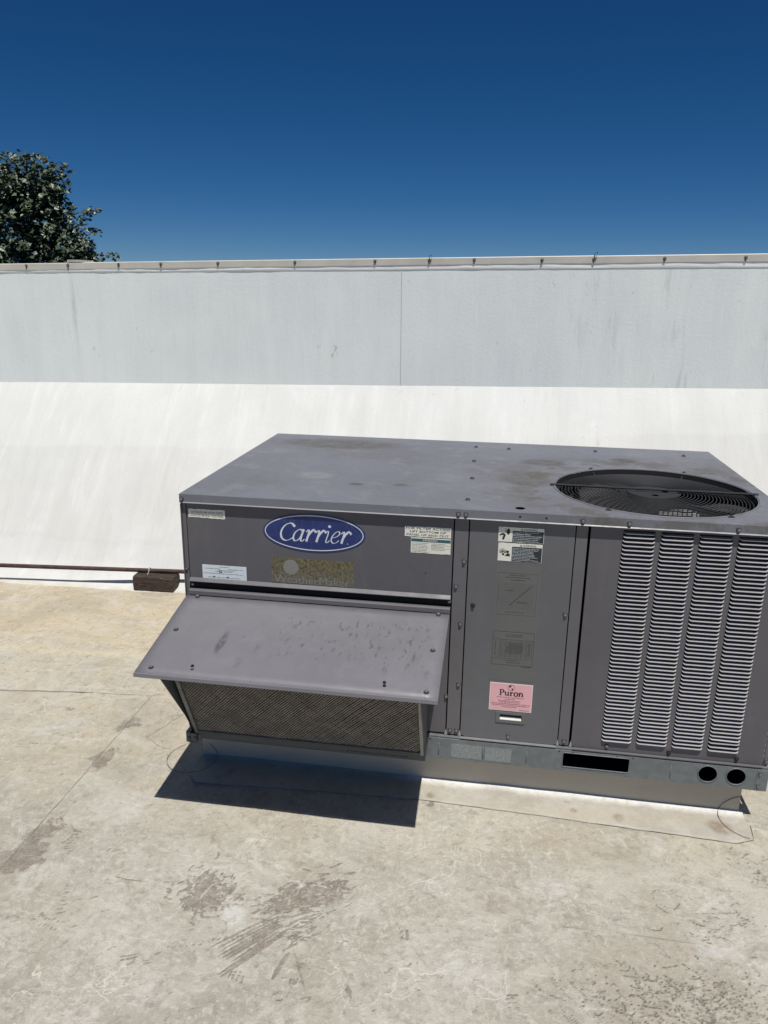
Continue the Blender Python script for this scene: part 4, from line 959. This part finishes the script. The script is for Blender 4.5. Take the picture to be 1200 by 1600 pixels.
mb.mat(2).plate([(1.082, .408), (1.085, .4115), (1.0905, .4120), (1.0895, .407), (1.0865, .404), (1.083, .405)], [], 0, .0001, XZ(y-.0006)); mb.mat(2).plate([(1.0905, .402), (1.0955, .4015), (1.0965, .398), (1.0925, .3945)], [], 0, .0001, XZ(y-.0006))
for z, a, b, m_ in ((.3665, 1.045, 1.133, 3), (.3605, 1.072, 1.103, 3), (.3545, 1.051, 1.122, 3), (.3495, 1.054, 1.12, 3), (.3435, 1.028, 1.153, 3), (.3380, 1.032, 1.15, 3), (.3325, 1.063, 1.112, 3), (.3235, 1.12, 1.15, 3)): words(mb, a, b, z, .0026, y-.0002, m_, ragged=.05)
done()

# louvered condenser panel
cols = [1.3857+.1088*k for k in range(4)]; CW = .0945; zt_, zb_ = .9486, .2474
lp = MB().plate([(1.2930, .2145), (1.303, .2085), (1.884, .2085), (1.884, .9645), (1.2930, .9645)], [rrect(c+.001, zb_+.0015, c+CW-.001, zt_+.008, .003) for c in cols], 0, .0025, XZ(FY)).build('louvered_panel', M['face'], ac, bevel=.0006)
MB().box((1.298, .0, .2068), (1.884, .0115, .2082)).build('panel_bottom_flange', M['post'], lp)
n_s = 54; pz = (zt_-zb_)/(n_s-1)
sl_ = MB(); K = 16; D = .0090
top = []; bot = []
def prof(t):   # t 0..1 along the slat: depth and rise
    e = min(t, 1-t)/.11
    k = 1 if e >= 1 else math.sqrt(max(0, 1-(1-e)**2))
    return D*k, .0052*(1-k)
vs = []; fs = []
ts_ = [0, .012, .03, .06, .10, .13]+[.13+(1-.26)*i/3 for i in range(1, 3)]+[.87, .90, .94, .97, .988, 1]
for t in ts_:
    dpt, rise = prof(t); xx = CW*t
    vs += [(xx, .0005, .0030+rise*.6), (xx, -dpt*.6, .0012+rise), (xx, -dpt, -.0008+rise), (xx, -dpt+.0004, -.0022+rise), (xx, .0005, .0012+rise*.6)]
m = 5
for i in range(len(ts_)-1):
    for j in range(m): fs.append((i*m+j, i*m+(j+1) % m, (i+1)*m+(j+1) % m, (i+1)*m+j))
sl_.add(vs, fs)
slat0 = sl_.build('louver_slat', M['slat'], lp, smooth=False, loc=(cols[0], FY, zt_)); 
for ci, c in enumerate(cols):
    for k in range(n_s):
        if ci == 0 and k == 0: continue
        o = slat0.copy(); COL.objects.link(o); par(o, lp); o.location = (c, FY, zt_-pz*k)
        if ci == 3 and k == 50: o.location.z += .002; o.rotation_euler = (.12, .02, 0)   # bent slats
        elif ci == 3 and k == 51: o.rotation_euler = (-.15, -.012, 0)
        else: o.rotation_euler = (random.gauss(0, .02), 0, 0)
MB().box((1.30, .030, .213), (1.88, .034, .955)).build('front_coil_backing', M['dark'], ac)
screw(lp, 1.406, FY, .2245, s=.95); screw(lp, 1.599, FY, .2225, 'rust'); screw(lp, 1.805, FY, .2235, 'rust'); screw(p3, 1.893, .0105, .226, s=.9)

# lid with fan opening
FC = (1.53, .367); FR = .322; LR = 1.9025
lid = MB().plate([(0, 0), (LR, 0), (L_, W_), (0, W_)], [circ(*FC, FR, 96), circ(1.081, .052, .0155, 20)], 0, -.0015, lambda u, v, d: (u, v, ZT+d))
fl_ = .0275
lid.box((0, 0, ZT-fl_), (LR, .0015, ZT-.0016)); lid.box((0, .0015, ZT-fl_), (.0015, W_, ZT-.0016)); lid.plate([(LR-.0015, .0015), (LR, .0015), (L_, W_), (L_-.0015, W_)], [], ZT-fl_, ZT-.0016, lambda u, v, d: (u, v, d)); lid.box((.0015, W_-.0015, ZT-fl_), (L_-.0015, W_, ZT-.0016))
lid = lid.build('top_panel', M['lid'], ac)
lid.data.polygons.foreach_set('use_smooth', [False]*len(lid.data.polygons))
MB().add([(0, -.0032, ZT-fl_-.0008), (LR, -.0032, ZT-fl_-.0008), (LR, 0, ZT-fl_+.0022), (0, 0, ZT-fl_+.0022), (0, .009, ZT-fl_-.0008), (LR, .009, ZT-fl_-.0008)], [(0,1,2,3), (0,4,5,1), (3,2,5,4), (0,3,4), (1,5,2)]).build('lid_hem', M['hem'], lid)
ro = MB(); ro.tube([(FC[0]+(FR+.006)*math.cos(t*math.pi/48), FC[1]+(FR+.006)*math.sin(t*math.pi/48), ZT-.0002) for t in range(96)], .0035, 8, closed=True)
ro.tube([(FC[0]+(.347)*math.cos(t*math.pi/48), FC[1]+(.347)*math.sin(t*math.pi/48), ZT-.0009) for t in range(96)], .0016, 6, closed=True)
ro.build('opening_bead', M['lid'], lid, smooth=True)
sh_ = MB(); n = 96
vs = [(FC[0]+r*math.cos(2*math.pi*i/n), FC[1]+r*math.sin(2*math.pi*i/n), z) for r, z in ((FR+.0005, ZT-.002), (FR-.004, ZT-.03), (FR-.006, ZT-.115), (FR+.03, ZT-.14)) for i in range(n)]
sh_.add(vs, [(k*n+i, k*n+(i+1) % n, (k+1)*n+(i+1) % n, (k+1)*n+i) for k in range(3) for i in range(n)]); sh_.build('fan_shroud', M['dark'], ac, smooth=True)
for x in (.009, .896, .919, 1.266, 1.400, 1.705): screw(lid, x, 0, {.009: .9795}.get(x, .9805), s=1.0)
for x in (1.081, 1.159): MB().rod((x, -.0006, .983), (x, .001, .983), .0032, 10).build('punched_hole', M['black'], lid)
MB().rod((1.081, .052, ZT-.03), (1.081, .052, ZT-.028), .018, 16).build('punched_hole', M['black'], lid)
for x, y in ((.912, .988), (.915, .701), (.920, .409), (.918, .117), (1.050, .977), (1.409, 1.004), (1.761, .990)): screw(lid, x, y, ZT, 'grey', up=UPA, s=1.15)

# fan guard: every ring a wire of its own
fg = MB(); gz = ZT+.004
fg.rod((FC[0]-.342, FC[1], gz), (FC[0]+.335, FC[1], gz), .0042, 8)
fg = fg.build('fan_guard', M['guard'], ac)
def gzf(r): return gz-.010-.016*(r/.32)**2
radii = [.088+i*.0112 for i in range(21)]
for i, r in enumerate(radii):
    z = gzf(r)+.003; MB().tube([(FC[0]+r*math.cos(t*math.pi/36), FC[1]+r*math.sin(t*math.pi/36), z) for t in range(72)], .0017, 5, closed=True).build('ring_wire', M['guard'], fg, smooth=True)
for (x, y) in ((1.348, .668), (1.692, .664), (1.345, .078), (1.700, .082)):
    d = Vector((x-FC[0], y-FC[1], 0)); dn = d.normalized()
    pts = [Vector((*FC, 0))+dn*q+Vector((0, 0, gzf(q)-.0005)) for q in (.07, .12, .17, .22, .27, .31)]+[Vector((*FC, 0))+dn*.335+Vector((0, 0, ZT+.003))]
    MB().tube(pts, .0024, 6).build('support_wire', M['guard'], fg, smooth=True)
    e = Vector((*FC, 0))+dn*.338
    MB().box((-.009, -.0045, 0), (.009, .0045, .002)).rod((0, 0, .002), (0, 0, .006), .0045, 6).build('guard_clip', M['washer'], fg, loc=(e.x, e.y, ZT+.0005))
MB().plate(circ(0, 0, .088, 40), [circ(-.04, .022, .012, 12), circ(.042, .02, .012, 12), circ(0, -.04, .012, 12)], 0, -.002, lambda u, v, d: (FC[0]+u, FC[1]+v, gz-.010+d)).build('guard_centre', M['guard'], fg)

# fan: motor and three broad blades
fan = MB(); mz = .905
fan.rod((FC[0], FC[1], mz-.16), (FC[0], FC[1], mz-.012), .060, 28)
fan.rod((FC[0], FC[1], mz-.012), (FC[0], FC[1], mz+.06), .026, 20)
fan = fan.build('condenser_fan', M['blade'], ac)
for b in range(3):
    a0 = math.radians(b*120+FAN0); sp = math.radians(76); vs = []; nr, na = 7, 10
    for j in range(nr+1):
        r = .027+(.300-.027)*j/nr
        for i in range(na+1):
            t = i/na; ww = sp*(1-.08*j/nr); a = a0+ww*(t-.5)+.16*(j/nr); vs.append((FC[0]+r*math.cos(a), FC[1]+r*math.sin(a), mz+.045-.055*(t-.5)+.006*math.sin(t*3.14)))
    bl = MB().add(vs, [(j*(na+1)+i, j*(na+1)+i+1, (j+1)*(na+1)+i+1, (j+1)*(na+1)+i) for j in range(nr) for i in range(na)]).build('fan_blade', M['blade'], fan, smooth=True)
    sd = bl.modifiers.new('thick', 'SOLIDIFY'); sd.thickness = .0015
MB().box((1.30, FC[1]-.012, .770), (1.88, FC[1]+.012, .776)).box((FC[0]-.3, .04, .766), (FC[0]-.285, 1.09, .770)).build('motor_bracket', M['blade'], ac)
MB().rod((1.62, .75, .2115), (1.62, .75, .50), .085, 24).build('compressor', M['blade'], ac)

# ------------------------------------------------------------------ gas pipe and its timber block
P0, P1 = Vector((-1.775, 1.466, .10)), Vector((-.725, 1.566, .10)); dv = (P1-P0)
pts = [P0-dv*6, P0-dv*2, P0, P1-dv*.5, P1, Vector((-.60, 1.574, .10)), Vector((-.40, 1.574, .10)), Vector((.30, 1.574, .10)), Vector((.335, 1.568, .10)), Vector((.352, 1.548, .10)), Vector((.355, 1.52, .10)),
       Vector((.355, 1.30, .10)), Vector((.355, 1.265, .107)), Vector((.355, 1.25, .13)), Vector((.355, 1.248, .30)), Vector((.355, 1.245, .335)), Vector((.355, 1.225, .35)), Vector((.355, 1.103, .352))]
pipe = MB().tube(pts, .0118, 12).build('gas_pipe', M['pipe'], smooth=True)
tag(pipe, 'long dark rusty pipe lying along the foot of the white slope, left of the unit', 'pipe')
bx = MB(); nb = 14; ring_ = []
ax = Vector((1, .02, 0)); c0 = Vector((-.968, 1.53, 0))
prof_ = [(-.048, .004), (.048, .004), (.050, .07), (.044, .086), (-.040, .087), (-.048, .080), (-.049, .04)]
m = len(prof_); vs = []
for i in range(nb+1):
    p = c0+ax*(.232*i/nb)
    for j, (yy, zz) in enumerate(prof_):
        w = mnoise.noise(Vector((i*.35, j*1.7, 4)))*.003+mnoise.noise(Vector((i*.9, j*3.1, 9)))*.0018
        vs.append((p.x+(mnoise.noise(Vector((j*2.2, i, 1)))*.006 if i in (0, nb) else 0), p.y+yy+w, max(.004, zz+w) if zz > .01 else .004))
bx.add(vs, [(i*m+j, i*m+(j+1) % m, (i+1)*m+(j+1) % m, (i+1)*m+j) for i in range(nb) for j in range(m)]+[tuple(range(m-1, -1, -1)), tuple(nb*m+j for j in range(m))])
blk = bx.build('timber_block', M['timber'], bevel=.002)
tag(blk, 'dark weathered timber block under the rusty pipe beside the unit', 'block')
sx = -.895; sy = 1.5495
MB().tube([(sx, sy-.050, .078), (sx, sy-.03, .089), (sx, sy-.014, .100), (sx, sy-.008, .112), (sx, sy+.004, .1155), (sx, sy+.013, .106), (sx, sy+.018, .092)], .0022, 6).tube([(sx-.006, sy-.014, .098), (sx-.004, sy-.008, .113), (sx-.004, sy+.004, .116)], .0018, 5).build('pipe_strap', M['strap'], pipe, smooth=True)

# ------------------------------------------------------------------ tree behind the wall
def leaf_mat():
    n = N('tree_leaves'); f = n.noise(1.3, 3); g = n.noise(30, 2)
    c = n.mix(n.ramp(f, .35, .65), (.045, .070, .034), (.085, .115, .062)); c = n.mix(n.mul(n.ramp(g, .5, .7), .6), c, (.12, .14, .09))
    n.set(Base_Color=c, Roughness=.42); n.b.inputs['Specular IOR Level'].default_value = .6; return n.m
M['leaf'] = leaf_mat(); M['bark'] = flat('bark', (.07, .055, .04), .9, 0, .3, 12)
TR = Vector((-6.9, 9.0, 0)); random.seed(21)
tr = empty('broadleaf_tree', (TR.x, TR.y, -5.2), 'dark green broadleaf tree rising behind the left end of the white wall', 'tree')
tips = []; br = MB()
def limb(p, d, L, r, lev):
    n = 5; pts = [p]; rr = [r]
    for i in range(n):
        d = (d+Vector((U(-.16, .16), U(-.16, .16), U(-.04, .14)))).normalized(); p = p+d*L/n; pts.append(p); rr.append(r*(1-.5*(i+1)/n))
    br.tube(pts, rr, 7 if lev < 2 else 4)
    if lev >= 2: tips.append((p, d)); return
    for k in range((4, 4, 4)[lev]):
        q = pts[random.randint(2, n)] if k else pts[-1]
        a = Vector((U(-1, 1), U(-1, 1), U(-.1, .8))).normalized(); limb(q, (d*.7+a*.8).normalized(), min(L*.5, (2.0, 1.0, .5)[lev])*U(.7, 1), r*.5, lev+1)
limb(Vector((TR.x, TR.y, -5.2)), Vector((0, 0, 1)), 5.2, .19, 0)
br.build('trunk', M['bark'], tr, smooth=True)
lv = []; lf = []
def leaf(p, s, nrm, heading):
    nrm = nrm.normalized(); t = (heading-nrm*heading.dot(nrm)); t = t.normalized() if t.length > 1e-4 else nrm.orthogonal().normalized(); b = nrm.cross(t)
    o = len(lv)
    for u, v, h in ((0, 0, 0), (.28, .42, .05), (.55, .30, .04), (.62, .62, -.03), (.80, .25, .0), (1.15, 0, -.10), (.80, -.25, 0), (.62, -.62, -.03), (.55, -.30, .04), (.28, -.42, .05)):
        lv.append(p+t*u*s+b*v*s+nrm*h*s)
    lf.append((o, o+1, o+2, o+4, o+5)); lf.append((o+2, o+3, o+4)); lf.append((o, o+5, o+6, o+8, o+9)); lf.append((o+8, o+6, o+7))
def clump(c, R, n, s):
    c = Vector(c)
    for k in range(n):
        d = Vector((random.gauss(0, 1), random.gauss(0, 1), random.gauss(0, 1))).normalized(); rr = R*U(.35, 1)**.6
        p = c+Vector((d.x*rr, d.y*rr, d.z*rr*.8)); leaf(p, s*U(.6, 1.25), Vector((U(-.7, .7), U(-1.0, .4), U(.35, 1))), Vector((d.x+U(-.6, .6), d.y+U(-.6, .6), -.35)))
# crown: clumps on and inside a set of lobes (x, z radius), with gaps
lobes = [(-6.25, 9.0, 2.95, .50), (-6.7, 9.0, 2.55, .95), (-5.85, 9.0, 3.15, .30), (-5.85, 9.0, 2.6, .36), (-5.6, 8.9, 2.2, .36), (-5.45, 8.9, 1.75, .42), (-6.1, 9.0, 2.0, .7), (-7.4, 9.1, 2.4, 1.0), (-6.5, 9.0, 1.4, 1.0), (-6.7, 9.0, 3.1, .42)]
for lx, ly, lz, lr_ in lobes:
    for k in range(int(75*lr_*lr_)+16):
        d = Vector((random.gauss(0, 1), random.gauss(0, 1), random.gauss(0, 1))).normalized(); q = lr_*U(.55, 1.0)
        clump((lx+d.x*q, ly+d.y*q, lz+d.z*q*.9), U(.13, .24), random.randint(26, 40), .074)
for c, R, n in TIPS: clump(c, R, n, .055)
me = bpy.data.meshes.new('crown'); me.from_pydata(lv, [], lf); me.materials.append(M['leaf'])
cw = bpy.data.objects.new('crown', me); COL.objects.link(cw); par(cw, tr); cw['kind'] = 'stuff'
print('leaf faces', len(lf))
